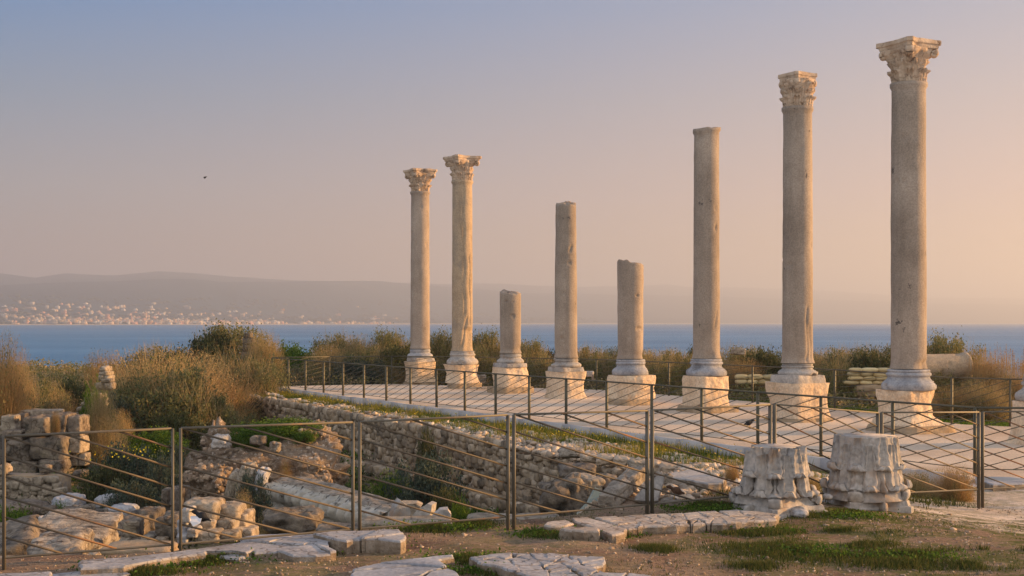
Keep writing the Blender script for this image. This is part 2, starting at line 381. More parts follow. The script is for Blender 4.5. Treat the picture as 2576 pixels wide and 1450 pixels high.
# ------------------------------------------------------------------ terrain
FB = [(-8.9, 3.5), (-6.0, 7.0), (-3.79, 9.41), (-2.60, 9.86), (-1.31, 10.7), (-.01, 11.25), (1.32, 12.2), (2.66, 13.0), (4.06, 14.05), (5.47, 14.85), (6.9, 15.5), (8.4, 16.0)]   # foreground railing
F2A, F2B = np.array((-8.36, 44.4)), np.array((6.77, 18.6))
TERR = [(-8.62, 44.5), (6.62, 18.25), (18, 17.4), (18, 27), (10.9, 27.3), (9.9, 28.0), (8.5, 33.1), (6.9, 35.9), (3.0, 42.3), (-4.3, 46.4)]
BANK = [(-8.98, 42.8), (-6.98, 38.8), (.30, 24.7), (2.65, 20.5), (4.3, 17.0), (8, 15), (30, 14), (30, 34), (11, 38), (7.5, 46), (2.5, 53), (-9.4, 55)]
def sdf(poly, X, Y):
    X = np.asarray(X, float); Y = np.asarray(Y, float)
    d = np.full(X.shape, 1e9); ins = np.zeros(X.shape, bool); n = len(poly)
    for i in range(n):
        ax, ay = poly[i]; bx, by = poly[(i+1) % n]
        ex, ey = bx-ax, by-ay; t = np.clip(((X-ax)*ex+(Y-ay)*ey)/(ex*ex+ey*ey), 0, 1)
        d = np.minimum(d, np.hypot(X-ax-t*ex, Y-ay-t*ey))
        c = (ay > Y) != (by > Y)
        with np.errstate(divide='ignore', invalid='ignore'):
            xi = ax+(Y-ay)*ex/(ey if ey else 1e-9)
        ins ^= c & (X < xi)
    return np.where(ins, d, -d)          # positive inside
PIT = [(-30, -4), (-9.6, 4.3), (-6.3, 7.6), (-4.0, 9.85), (-2.75, 10.3), (-1.45, 11.15), (-.1, 11.75), (.7, 12.15), (1.6, 14.6), (2.6, 17.6), (2.95, 20.6), (.35, 24.8), (-6.95, 38.9), (-9.05, 42.9), (-9.5, 62), (-60, 62), (-60, -4)]
def gz(X, Y):
    X = np.asarray(X, float); Y = np.asarray(Y, float)
    fore = .42-.42*sm((X*.9+(Y-13)*.45-2.0)/5.0)-.10*sm((Y-16)/6)
    n1 = fbm(xyz(X, Y), .35, 3, 4); n2 = fbm(xyz(X, Y), 2.2, 5, 3)
    z = fore+.03*n1+.012*n2
    d = sdf(PIT, X, Y)
    wid = np.where(Y < 19, 1.5, .35)
    dep = sm(d/wid)
    floor_ = -1.25-.35*sm((X+6)/6)*sm((30-Y)/5)+.16*n1+.05*n2
    floor_ = floor_+1.0*sm((Y-39)/14)+.25*sm((-X-9.0-.1*(30-Y))/5)*sm((Y-22)/8)
    z = z*(1-dep)+floor_*dep
    dt = sdf(TERR, X, Y); db = sdf(BANK, X, Y)
    bank = -.14-.05*sm(-dt/2)+.02*n1+.02*n2
    wb = sm((db)/.12)*sm((Y-17.2)/2.2)
    z = z*(1-wb)+bank*wb
    z = np.where(dt > .05, -.35, z)
    yc = np.where(X < -4, 56.0, 56.0-(X+4)*1.0); yc = np.maximum(yc, 40)
    z = z-7.5*sm((Y-yc)/26)
    return z
def gz1(x, y): return float(gz(np.array([x]), np.array([y]))[0])

def build_ground():
    na, nr = 420, 520
    a = np.radians(np.linspace(-52, 52, na)); r = np.exp(np.linspace(math.log(2.2), math.log(120), nr))
    A, R = np.meshgrid(a, r); X = np.sin(A)*R; Y = np.cos(A)*R-1.0
    Z = gz(X, Y)
    o = ob('ground', np.stack([X, Y, Z], -1).reshape(-1, 3), gridF(na, nr), M['soil'], smooth=True)
    setp(o, kind='structure')
    # soil masks: R pale trodden path, G grassy
    path = sm((X-3.6+(Y-13.2)*.3+.35*fbm(xyz(X, Y), 1.1, 8, 3))/.8)*sm((Y-11.3-(X-5)*.12+.25*fbm(xyz(X, Y), 1.6, 9, 3))/.7)
    gr = np.clip(.5+1.1*fbm(xyz(X, Y), .55, 11, 3), 0, 1)*.6
    gr = np.where((X > 1.0) & (Y < 13.6), gr+.85*sm((X-1.0)/1.5), gr+.1)
    pitm = sm(sdf(PIT, X, Y)/1.0); bankm = sm(sdf(BANK, X, Y)/.3)*sm((Y-17)/2)
    gr = np.clip(gr+pitm*1.0+bankm*.35+sm((Y-45)/6), 0, 1)
    col = np.stack([path*(1-bankm), gr, np.zeros_like(gr), np.ones_like(gr)], -1).astype(np.float32)
    at = o.data.color_attributes.new('mask', 'FLOAT_COLOR', 'POINT'); at.data.foreach_set('color', col.ravel())
build_ground()

def prism(poly, z0, z1):
    n = len(poly); V = [(x, y, z0) for x, y in poly]+[(x, y, z1) for x, y in poly]
    F = [tuple(range(n, 2*n)), tuple(range(n-1, -1, -1))]+[(i, (i+1) % n, n+(i+1) % n, n+i) for i in range(n)]
    return np.array(V), F
def area(poly): return sum(poly[i][0]*poly[(i+1) % len(poly)][1]-poly[(i+1) % len(poly)][0]*poly[i][1] for i in range(len(poly)))/2
tp = TERR if area(TERR) > 0 else TERR[::-1]
V, F = prism(tp, -.34, 0.0)
setp(ob('terrace_paving', V, F, M['gravel']), kind='structure')

def offset_line(a, b, off):
    a = np.array(a, float); b = np.array(b, float); d = (b-a)/np.linalg.norm(b-a); n = np.array((d[1], -d[0])); return a+n*off, b+n*off
def kerb():
    k = MB()
    a, b = (-8.62, 44.5), (6.62, 18.25)
    a = np.array(a); b = np.array(b); d = (b-a); L = np.linalg.norm(d); d /= L; n = np.array((d[1], -d[0]))
    n = -n if n[0] > 0 else n
    s = 0; i = 0
    while s < L:
        e = min(s+.98+.1*math.sin(i*2.3), L); p = a+d*(s+.006)+n*.075; q = a+d*(e-.006)+n*.075
        dz = .006*math.sin(i*5.1)
        k.add(barV((*p, -.13+dz), (*q, -.13+dz*1.3), .14, .34), BOXF); s = e; i += 1
    a2 = np.array((6.62, 18.22)); b2 = np.array((18, 17.3)); d = (b2-a2); L = np.linalg.norm(d); d /= L; s = 0
    while s < L:
        e = min(s+1.0, L); p = a2+d*(s+.006)+np.array((0, -.075)); q = a2+d*(e-.006)+np.array((0, -.075))
        k.add(barV((*p, -.12), (*q, -.12), .14, .32), BOXF); s = e
    V, F = k.get()
    setp(ob('kerb', V, F, M['kerb']), 'pale stone kerb along the foot of the terrace railing', 'kerb')
kerb()

# sea
def build_sea():
    m, nt, b, geo = newmat('sea_water', .35, .35); pos = geo.outputs['Position']
    mp = nt.nodes.new('ShaderNodeMapping'); mp.inputs['Scale'].default_value = (.35, 1.0, 1.0); nt.links.new(pos, mp.inputs[0])
    big = noi(nt, mp.outputs[0], .012, 5, .6)
    c = ramp(nt, big, [(.035, .16, .33), (.10, .27, .46)], [.38, .66])
    nt.links.new(c, b.inputs['Base Color'])
    b.inputs['IOR'].default_value = 1.33
    h = mth(nt, 'ADD', noi(nt, mp.outputs[0], .25, 6, .65), mth(nt, 'MULTIPLY', noi(nt, mp.outputs[0], 1.2, 4, .6), .4))
    bump(nt, b, h, 1.0, 1.6)
    V = np.array([(-14000, 40, -5), (14000, 40, -5), (14000, 14800, -5), (-14000, 14800, -5)], float)
    setp(ob('sea', V, [(0, 1, 2, 3)], m), kind='structure')
build_sea()

# far coast and hills
SHORE = [(-2500, 2900), (0, 3250), (500, 3500), (900, 4100), (1400, 5000), (2000, 6200), (2576, 7000), (5000, 7400)]
RIDGE1 = [(-2500, 700), (0, 689), (88, 700), (164, 687), (255, 692), (293, 693), (395, 683), (488, 688), (586, 698), (755, 706), (975, 712), (1220, 715), (1478, 722), (1600, 720), (1679, 716), (1728, 723), (1887, 725), (2030, 729), (2150, 738), (2300, 748), (2576, 752), (5000, 770)]
RIDGE2 = [(-2500, 715), (0, 722), (160, 716), (300, 712), (380, 706), (480, 705), (557, 712), (700, 710), (860, 709), (960, 709), (1060, 716), (1300, 735), (1600, 742), (2000, 755), (2576, 768), (5000, 775)]
FOOT = [(-2500, 745), (0, 750), (120, 757), (250, 772), (420, 781), (700, 789), (1100, 797), (1600, 803), (2576, 806), (5000, 808)]
def land(xi, t):
    """t 0..1 inland; returns distance and height"""
    r0 = lerp_tab(SHORE, xi); T = [0, .012, .22, .48, .58, .85, 1.0]
    r = r0+t*r0*.95
    ys = 811+(CZ+5)/r0*FPX
    f, r2, r1 = lerp_tab(FOOT, xi), lerp_tab(RIDGE2, xi), lerp_tab(RIDGE1, xi)
    Y = [ys+1, ys-1.0, f, r2, r2+5, r1, r1+14]
    y = np.zeros_like(xi*1.0)
    t = t+0*xi
    for k in range(6):
        m = (t >= T[k]) & (t <= T[k+1]); u = (t-T[k])/(T[k+1]-T[k])
        if k in (2, 4): u = np.sin(u*math.pi/2)
        elif k == 5 or k == 3: u = u*u
        y = np.where(m, Y[k]+(Y[k+1]-Y[k])*u, y)
    return r, CZ-(y-HY)/FPX*r
def build_land():
    xi = np.linspace(-2400, 4800, 620); t = np.linspace(0, 1, 150)**1.15
    XI, T = np.meshgrid(xi, t); r, z = land(XI, T)
    X = (XI-CX)/FPX*r; Y = r
    amp = sm(T/.2)*9*sm((1-T)/.1)
    z = z+amp*fbm(xyz(X, Y), .0012, 4, 4)*.8
    z[0] = -9
    m, nt, b, geo = newmat('hill_ground', .95, .05); pos = geo.outputs['Position']
    c = ramp(nt, noi(nt, pos, .0022, 8, .7), [(.015, .045, .055), (.03, .07, .08), (.12, .125, .11)], [.38, .58, .72])
    sx = nt.nodes.new('ShaderNodeSeparateXYZ'); nt.links.new(pos, sx.inputs[0])
    f = ramp(nt, mth(nt, 'ADD', mth(nt, 'MULTIPLY', sx.outputs[2], .06), .6), [(1, 1, 1), (0, 0, 0)], [.35, .62])
    c = mixc(nt, f, c, (.75, .6, .42))
    nt.links.new(c, b.inputs['Base Color'])
    setp(ob('hills', np.stack([X, Y, z], -1).reshape(-1, 3), gridF(len(xi), len(t)), m, smooth=True), kind='structure')
build_land()

# haze
def build_haze():
    m = bpy.data.materials.new('haze_air'); m.use_nodes = True; nt = m.node_tree; nt.nodes.clear()
    o = nt.nodes.new('ShaderNodeOutputMaterial'); v = nt.nodes.new('ShaderNodeVolumePrincipled')
    v.inputs['Color'].default_value = (.78, .86, 1.0, 1); v.inputs['Density'].default_value = HAZE
    v.inputs['Anisotropy'].default_value = .35
    nt.links.new(v.outputs[0], o.inputs['Volume'])
    V = boxV(29000, 15900, 330, (0, 7400, -15+165))
    h = ob('haze', V, BOXF, m); setp(h, kind='stuff')
HAZE = 3.0e-4
build_haze()

# ------------------------------------------------------------------ columns
COLS_XY = {k: (8.2-1.65*(8-k), 26.3+2.87*(8-k)) for k in range(1, 9)}
COLS_XY[9] = (9.85, 23.45)
PHI = math.radians(-60)
def zpx(y, D): return CZ-(y-HY)*D/FPX

def shaftV(r0, r1, h, seed, broken=0.0, collar=True, grooves=(), nu=72, nv=90, bot=True, slant=0.0):
    th = np.linspace(0, 2*math.pi, nu, endpoint=False); v = np.linspace(0, 1, nv)
    T, Vv = np.meshgrid(th, v); Z = Vv*h
    R = r0+(r1-r0)*Vv**1.15
    if bot: R = R+.035*np.exp(-(Z/.07)**2)
    if collar: R = R+.035*sm((Z-(h-.10))/.03)
    C = np.stack([np.cos(T)*r0, np.sin(T)*r0, Z], -1)
    R = R+.006*fbm(C+seed*5.1, 2.2, seed, 4)
    pit = fbm(C+seed*9.3, 4.5, seed+3, 3); R = R-.035*sm((pit-.75)/.4)
    ero = fbm(C+seed*2.3, 1.3, seed+8, 3)
    R = R-.05*sm((ero-.35)/.5)*np.exp(-(Z/.22)**2)
    for (t0, z0, t1, z1, dep, wd) in grooves:
        u = np.clip((Z-z0)/(z1-z0), 0, 1); tc = t0+(t1-t0)*u+.07*np.sin(Z*5.0)
        dd = np.abs((T-tc+math.pi) % (2*math.pi)-math.pi)*r0
        R = R-dep*np.exp(-(dd/wd)**2)*((Z > z0) & (Z < z1))
    if broken:
        top = broken*(.5*np.cos(T-slant)+.6*fbm(np.stack([np.cos(T), np.sin(T), T*0], -1)+seed, 1.6, seed, 3))
        Z = Z+top*sm((Vv-.8)/.2)
    V = np.stack([np.cos(T)*R, np.sin(T)*R, Z], -1).reshape(-1, 3)
    F = gridF(nu, nv, True)
    # caps: rings going inwards
    mb = [V]; Fs = [F]; n = len(V); prev = (nv-1)*nu
    for k, q in enumerate((.72, .42, .12)):
        ring = V[(nv-1)*nu:nv*nu].copy(); cz = ring[:, 2].mean()+(.35*broken if broken else 0)
        ring[:, :2] *= q
        ring[:, 2] = ring[:, 2]*q+cz*(1-q)+(broken*.35*fbm(ring*3+seed, 1.5, seed+5, 2) if broken else 0)
        mb.append(ring); cur = n
        j = np.arange(nu); Fs.append(np.stack([prev+j, prev+(j+1) % nu, cur+(j+1) % nu, cur+j], -1)); prev = cur; n += nu
    c = np.array([[0, 0, mb[-1][:, 2].mean()]]); mb.append(c)
    F = [tuple(f) for f in np.concatenate(Fs)]+[(prev+j, prev+(j+1) % nu, n) for j in range(nu)]
    return np.concatenate(mb), F

def baseV(r, h, seed, nu=80):
    """attic base: torus, scotia, torus"""
    prof = [(1.0, 1.0), (1.12, .985), (1.14, .90), (1.08, .87), (1.15, .83), (1.20, .77), (1.19, .70), (1.10, .64), (1.13, .56), (1.22, .46), (1.32, .42), (1.34, .38), (1.42, .33), (1.47, .22), (1.46, .10), (1.40, .0), (.3, .0)]
    prof = [(.3, 1.0)]+prof
    P_ = np.array(prof); t = np.linspace(0, 1, len(P_)); tt = np.linspace(0, 1, 46)
    Rr = np.interp(tt, t, P_[:, 0])*r; Zz = np.interp(tt, t, P_[:, 1])*h
    th = np.linspace(0, 2*math.pi, nu, endpoint=False)
    T, R = np.meshgrid(th, Rr); _, Z = np.meshgrid(th, Zz)
    C = np.stack([np.cos(T)*R, np.sin(T)*R, Z], -1)
    d = fbm(C+seed*4.4, 2.6, seed, 4)
    R = R+.02*d-.09*sm((d-.55)/.4)*(R > r*.9)
    Z = Z+.008*d*(Z < h*.95)
    V = np.stack([np.cos(T)*R, np.sin(T)*R, Z], -1).reshape(-1, 3)
    F = gridF(nu, 46, True)[:, ::-1]
    return V, F

def squareV(prof, w, h, seed, rough=.05, n=26, nz=34, ex=7.0, bite=.13):
    """eroded square block, prof: (height fraction, half-width factor)"""
    t = np.linspace(0, 2*math.pi, n*4, endpoint=False)+math.pi/4
    zz = np.linspace(0, 1, nz)
    T, Zt = np.meshgrid(t, zz); f = np.interp(Zt, [a for a, b in prof], [b for a, b in prof])
    rr = 1/((np.abs(np.cos(T))**ex+np.abs(np.sin(T))**ex)**(1/ex))
    R = rr*f*w/2; Z = Zt*h
    C = np.stack([np.cos(T)*R, np.sin(T)*R, Z], -1)
    d = fbm(C+seed*7.7, 2.0, seed, 4); e = fbm(C+seed*1.9, 1.1, seed+4, 2)
    crn = sm((rr-1.02)/.25)
    R = R+rough*.7*d+.012*fbm(C+seed, 7.0, seed+2, 2)-bite*sm((e-.1)/.6)*(.35+crn)
    V = np.stack([np.cos(T)*R, np.sin(T)*R, Z+.012*d*(Zt > 0)], -1).reshape(-1, 3)
    F = [tuple(q) for q in gridF(n*4, nz, True)]
    m = n*4; b = (nz-1)*m; N = len(V)
    mid = V[b:b+m]*np.array([.55, .55, 1]); mid[:, 2] += .01*fbm(mid*5, 2, seed, 2)
    V = np.concatenate([V, mid, [[0, 0, V[b:b+m, 2].mean()]], [[0, 0, 0]]])
    for j in range(m):
        F.append((b+j, b+(j+1) % m, N+(j+1) % m, N+j)); F.append((N+j, N+(j+1) % m, N+m)); F.append(((j+1) % m, j, N+m+1))
    return V, F

def capitalV(h, r0, flare, seed, nu=160, nv=80, ero=1.0, fs=.50, t1=.40, t2=.70, am=1.0, ribs=4.0):
    """bell with two tiers of acanthus leaves; radius r0 at the bottom, flaring towards four corners"""
    th = np.linspace(0, 2*math.pi, nu, endpoint=False); v = np.linspace(0, 1, nv)
    T, Vv = np.meshgrid(th, v)
    R = r0*(.94+.10*Vv+.22*sm((Vv-fs-.05)/(.95-fs)))
    cor = np.abs(np.sin(2*T))**3
    R = R+flare*cor*sm((Vv-fs)/(1-fs))**1.4
    def tier(n, off, z0, z1, amp, w0, rib=4.0):
        ph = (T-off)*n/(2*math.pi); c = np.round(ph); u = (ph-c)*2     # -1..1 in a cell
        s = (Vv-z0)/(z1-z0)
        wid = w0*(.72+.28*np.abs(np.sin(s*math.pi*3.2)))*(1-.55*np.clip(s, 0, 1)**5)
        uu = u/wid; ins = sm((1-np.abs(uu))/.18)*(s > -.05)*sm((1.0-s)/.05)*sm((s+.05)/.05)
        prof = .45+.25*s+.62*sm((s-.55)/.4)
        flu = 1+.5*np.cos(uu*math.pi*rib*(1-.2*s))*(1-.4*sm((s-.8)/.2))-.55*np.exp(-(uu/.09)**2)
        return amp*ins*prof*flu*np.sqrt(np.clip(1-uu**2*.75, 0, 1))
    rel = np.maximum(tier(8, 0, -.02, t1, .085*am, .93, ribs), 0)
    rel2 = tier(8, math.pi/8, .12, t2, .075*am, .72, 3.0)
    rel3 = tier(8, 0, .5, .86, .06, .5, 2.0)
    hel = .03*sm((Vv-.55)/.1)*sm((.95-Vv)/.1)*np.cos(8*T+6*(Vv-.5)*np.sign(np.sin(4*T)))
    R = R+(1.15*np.maximum(np.maximum(rel, rel2), rel3)+hel)*(r0/.33)
    C = np.stack([np.cos(T)*R, np.sin(T)*R, Vv*h], -1)
    d = fbm(C+seed*6.1, 3.0, seed, 4); e = fbm(C+seed*2.7, 1.7, seed+6, 2)
    R = R+.012*d-ero*.07*sm((e-.25)/.5)
    V = np.stack([np.cos(T)*R, np.sin(T)*R, Vv*h], -1).reshape(-1, 3)
    N = len(V); F = [tuple(q) for q in gridF(nu, nv, True)]; b = (nv-1)*nu
    V = np.concatenate([V, [[0, 0, 0.0]], [[0, 0, h]]])
    for j in range(nu): F.append(((j+1) % nu, j, N)); F.append((b+j, b+(j+1) % nu, N+1))
    return V, F
def abacusV(half, t, seed, concave=.16, n=24, cut=.12):
    """square slab with hollowed sides and cut corners, moulded edge"""
    pts = []
    for k in range(4):
        a = k*math.pi/2
        for i in range(n):
            s = -1+2*i/(n-1); s *= (1-cut)
            y = 1-concave*(1-(s/(1-cut))**2)
            x = s; pts.append((x*math.cos(a)+y*math.sin(a), -(-x*math.sin(a)+y*math.cos(a))) if False else (math.cos(a)*y-math.sin(a)*x, math.sin(a)*y+math.cos(a)*x))
    pts = np.array(pts)*half; m = len(pts)
    lv = [(0, .90), (.06, .93), (.30, .95), (.42, .96), (.5, 1.02), (.62, 1.03), (.95, 1.03), (1.0, 1.0)]
    V = []
    for (z, f) in lv: V.append(np.column_stack([pts*f, np.full(m, z*t)]))
    V = np.concatenate(V); d = fbm(V+seed*3.1, 3.0, seed, 3); e = fbm(V+seed, 1.6, seed+2, 2)
    k = 1+.03*d-.16*sm((e-.3)/.4); V[:, :2] *= k[:, None]; V[:, 2] += .012*d
    F = [tuple(q) for q in gridF(m, len(lv), True)]; N = len(V); b = (len(lv)-1)*m
    V = np.concatenate([V, [[0, 0, 0]], [[0, 0, t]]])
    for j in range(m): F.append(((j+1) % m, j, N)); F.append((b+j, b+(j+1) % m, N+1))
    return V, F
def voluteV(size, tube, ang, reach, z):
    pts = []; rad = []
    for i in range(30):
        u = i/29; a = -math.pi*.35+u*math.pi*2.7; r = size*(1-.75*u)
        pts.append((reach+math.cos(a)*r*.9, 0, z-math.sin(a)*r)); rad.append(tube*(1-.45*u))
    V, F = tubeV(pts, rad, 7); V = V*np.array([1, 2.0, 1]); return rot2(V, ang), F
def capital_part(parent, z, h, r0, half, seed, mat, rz=0.0, nu=144, nv=70, flip=False, top=None, name='capital', ab_t=.2, ero=1.0, flare=None):
    hb = h*(1-ab_t)
    V, F = capitalV(hb, r0, (half*1.12-r0*1.2) if flare is None else flare, seed, nu, nv, ero)
    c = ob(name, rot2(V, rz), F, mat, parent, (0, 0, z), smooth=True)
    V, F = abacusV(half, h*ab_t, seed+1, .10, 24, .16)
    a = ob('abacus', rot2(V, rz), F, mat, c if name == 'capital' else parent, (0, 0, hb if name == 'capital' else z+hb))
    for k in range(4):
        V, F = voluteV(h*.085, h*.055, rz+math.pi/4+k*math.pi/2, half*1.02, hb*.87)
        ob('volute', V, F, mat, c if name == 'capital' else parent, None if name == 'capital' else (0, 0, z), smooth=True)
    return c

# per column: y of pedestal foot/top, base top, shaft top; widths in px
CD = {
 1: dict(foot=(968, 1100-1004), ped=(910, 964), base=(878, 910), top=483, cap=427.4, wab=79, rb=51.0, rt=45.5, lab='grey column with a weathered leafy capital, farthest left of the row', seed=1),
 2: dict(foot=(976, 108), ped=(918, 966), base=(884, 918), top=455.6, cap=394.6, wab=88, rb=55, rt=50, lab='brownish cracked column with a leafy capital and a broken foot, second from the left', seed=2),
 3: dict(foot=(992, 130), ped=(924, 976), base=(890, 924), top=736, cap=None, rb=55, rt=53, lab='shortest grey column stump with a rough broken top on a brick-like pedestal', seed=3),
 4: dict(foot=None, ped=(935, 1001), base=(901, 935), top=512, cap=None, rb=61, rt=51, lab='medium grey column shaft without a capital, pointed broken top, white cracked pedestal', seed=4),
 5: dict(foot=(1021, 140), ped=(944, 1007), base=(904, 944), top=661, cap=None, rb=67, rt=66, lab='half-height grey column with a flat slanting cut top and a chipped blue-grey base', seed=5),
 6: dict(foot=(1040, 176), ped=(946, 1026), base=(903, 946), top=325, cap=None, rb=71, rt=62, lab='tall grey column without a capital, third from the right, on a square white pedestal', seed=6),
 7: dict(foot=(1062, 190), ped=(963, 1056), base=(915, 963), top=271.5, cap=187, wab=86, rb=80, rt=71, lab='tall pinkish column with a small square leafy capital and a white square-plinthed base', seed=7),
 8: dict(foot=(1092, 238), ped=(982, 1076), base=(929, 982), top=211, cap=107.4, wab=139, rb=92, rt=83, lab='tallest and nearest whole column, pinkish grey under a large spreading leafy capital', seed=8),
 9: dict(foot=None, ped=(1010, 1122), base=(950, 1010), top=560, cap=None, rb=104, rt=100, lab='pitted white pedestal and base of a column cut by the right edge of the photo', seed=9),
}
def build_column(k):
    c = CD[k]; x, D = COLS_XY[k]; s = c['seed']
    root = empty('ancient_column', (x, D, 0), c['lab'], 'column', 'row of ancient columns on the terrace')
    w = D/FPX
    zf = .0; zp0 = 0.0
    zc = zpx(c['ped'][0], D-.1)
    if c['foot']:
        fh = max(.05, zpx(c['ped'][1], D-.75)-0.0)
        zp0 = fh
        fw = c['foot'][1]*w/1.366
        V, F = squareV([(0, 1.02), (.5, 1.0), (1, .96)], fw, fh+.06, s+20, .09, 30, 8, 6, .12)
        V[:, 2] -= .06
        ob('footing', V, F, M['footing'], root, rz=PHI)
    prof = {1: [(0, 1.0), (.15, .92), (.5, .90), (.8, .96), (1, 1.0)], 2: [(0, .98), (.12, .92), (.5, .86), (.8, .95), (1, 1.06)],
            3: [(0, .97), (.3, .94), (.6, .98), (1, .98)], 4: [(0, 1.08), (.25, .94), (.6, .92), (1, .98)],
            5: [(0, .98), (.5, .94), (.8, 1.0), (1, .98)], 6: [(0, .96), (.3, .93), (.6, .97), (1, .99)],
            7: [(0, 1.0), (.2, .93), (.6, .93), (.85, .97), (1, .98)], 8: [(0, 1.14), (.12, 1.08), (.3, .95), (.6, .93), (.85, .99), (1, .98)],
            9: [(0, 1.06), (.3, .92), (.7, .9), (1, .9)]}[k]
    pw = {1: .99, 2: 1.0, 3: .96, 4: .98, 5: 1.12, 6: 1.0, 7: 1.13, 8: 1.0, 9: 1.05}[k]
    V, F = squareV(prof, pw*.98, zc-zp0, s, .05, 30, 40, 9 if k in (6, 7, 8) else 7, .09)
    ob('pedestal', V+np.array([0, 0, zp0]), F, M['cream'], root, rz=PHI)
    zb = zpx(c['base'][0], D)
    rb = c['rb']*w/2; rt = c['rt']*(D)*1.0/FPX/2
    bh = zb-zc
    if k in (7, 4, 1, 3):
        ph = bh*{7: .40, 4: .33, 1: .30, 3: .3}[k]
        V, F = squareV([(0, 1), (.5, 1.0), (1, .97)], {7: .96, 4: .84, 1: .86, 3: .94}[k], ph, s+40, .03, 22, 10, 9, .05)
        pl = ob('plinth', V+np.array([0, 0, zc]), F, M['marble'], root, rz=PHI)
        V, F = baseV(rb*.86, bh-ph, s); ob('base', V, F, M['marble'] if k != 1 else M['bmarble'], root, (0, 0, zc+ph), smooth=True)
    else:
        V, F = baseV(rb*(.98 if k != 5 else .95), bh, s); ob('base', V, F, M['bmarble'] if k in (5, 6, 8) else M['marble'], root, (0, 0, zc), smooth=True)
    zt = zpx(c['top'], D); h = zt-zb
    gro = []; q = -math.pi/2
    if k == 2: gro = [(q+.25, 1.2, q+.1, h-.1, .030, .035), (q+.95, .9, q+.75, h*.55, .035, .03), (q-.2, 0, q+.6, 1.15, .04, .04), (q+.65, -.1, q+.85, .75, .10, .22)]
    if k == 6: gro = [(q+.55, .75, q+.85, 1.15, .03, .02)]
    if k == 7: gro = [(q+.45, .0, q+.5, 1.3, .03, .025), (q+.8, .0, q+.7, .9, .03, .05)]
    if k == 4: gro = [(q+.3, 3.1, q+.6, 3.3, .04, .05)]
    if k == 8: gro = [(q+.75, -.2, q+.75, .16, .09, .16)]
    V, F = shaftV(rb*.95, rt, h-.015, s, broken={3: .10, 4: .12, 5: .10, 6: .05}.get(k, 0), collar=k in (1, 2, 7, 8, 6), grooves=gro, slant={5: math.pi*.95, 3: 2.2, 4: 1.4}.get(k, 0))
    ob('shaft', V, F, M['granite2'] if k == 2 else M['granite'], root, (0, 0, zb+.012), smooth=True)
    if c['cap']:
        ch = zpx(c['cap'], D)-zt
        half = c['wab']*w/2/1.18
        capital_part(root, zt, ch, rt*.93, half, s+60, M['capstone'], rz=PHI, ero=1.2)
    return root
for k in range(1, 10): build_column(k)

# the two fallen capitals by the railing, standing on their abacus
def acanthusV(a0, z0, z1, w0, rad, curl, seed, nu=15, ns=34, th=.05):
    s = np.linspace(0, 1, ns)[:, None]; u = np.linspace(-1, 1, nu)[None, :]; t = np.clip((s-.62)/.38, 0, 1); sb = np.clip(s/.62, 0, 1)
    ph = t*math.pi*1.25; zt = z1-curl
    z = np.where(s < .62, z0+(zt-z0)*sb, zt+curl*np.sin(ph)); o = .02+.025*sb**2+curl*(1-np.cos(ph))
    w = w0*(.40+.62*np.sin(sb*1.75))*(1+.10*np.cos(sb*math.pi*7))*(1-.72*t**1.6)
    cr = .045*np.sqrt(np.clip(1-u**2, 0, 1))*(1-.4*t)+.016*np.cos(u*math.pi*3.6+sb*.8*np.sign(u))*(1-.6*t)-.03*np.exp(-(u/.10)**2)*(1-t)-.035
    out = []
    for k in (0, -1):
        rr = rad(z)+o+cr+k*th*(1-.5*t); ang = a0+u*w/np.maximum(rad(z), .1)
        C = np.stack([np.cos(ang)*rr, np.sin(ang)*rr, z+0*u], -1); C = C+.010*fbm(C+seed, 9, seed, 3)[..., None]
        out.append(C.reshape(-1, 3))
    V = np.concatenate(out); n = ns*nu; F = gridF(nu, ns); F2 = F[:, ::-1]+n; E = []
    for i in range(ns-1):
        for j in (0, nu-1): q = (i*nu+j, (i+1)*nu+j, (i+1)*nu+j+n, i*nu+j+n); E.append(q if j == 0 else q[::-1])
    for j in range(nu-1): q = ((ns-1)*nu+j, (ns-1)*nu+j+1, (ns-1)*nu+j+1+n, (ns-1)*nu+j+n); E.append(q[::-1])
    return V, np.concatenate([F, F2, np.array(E)])
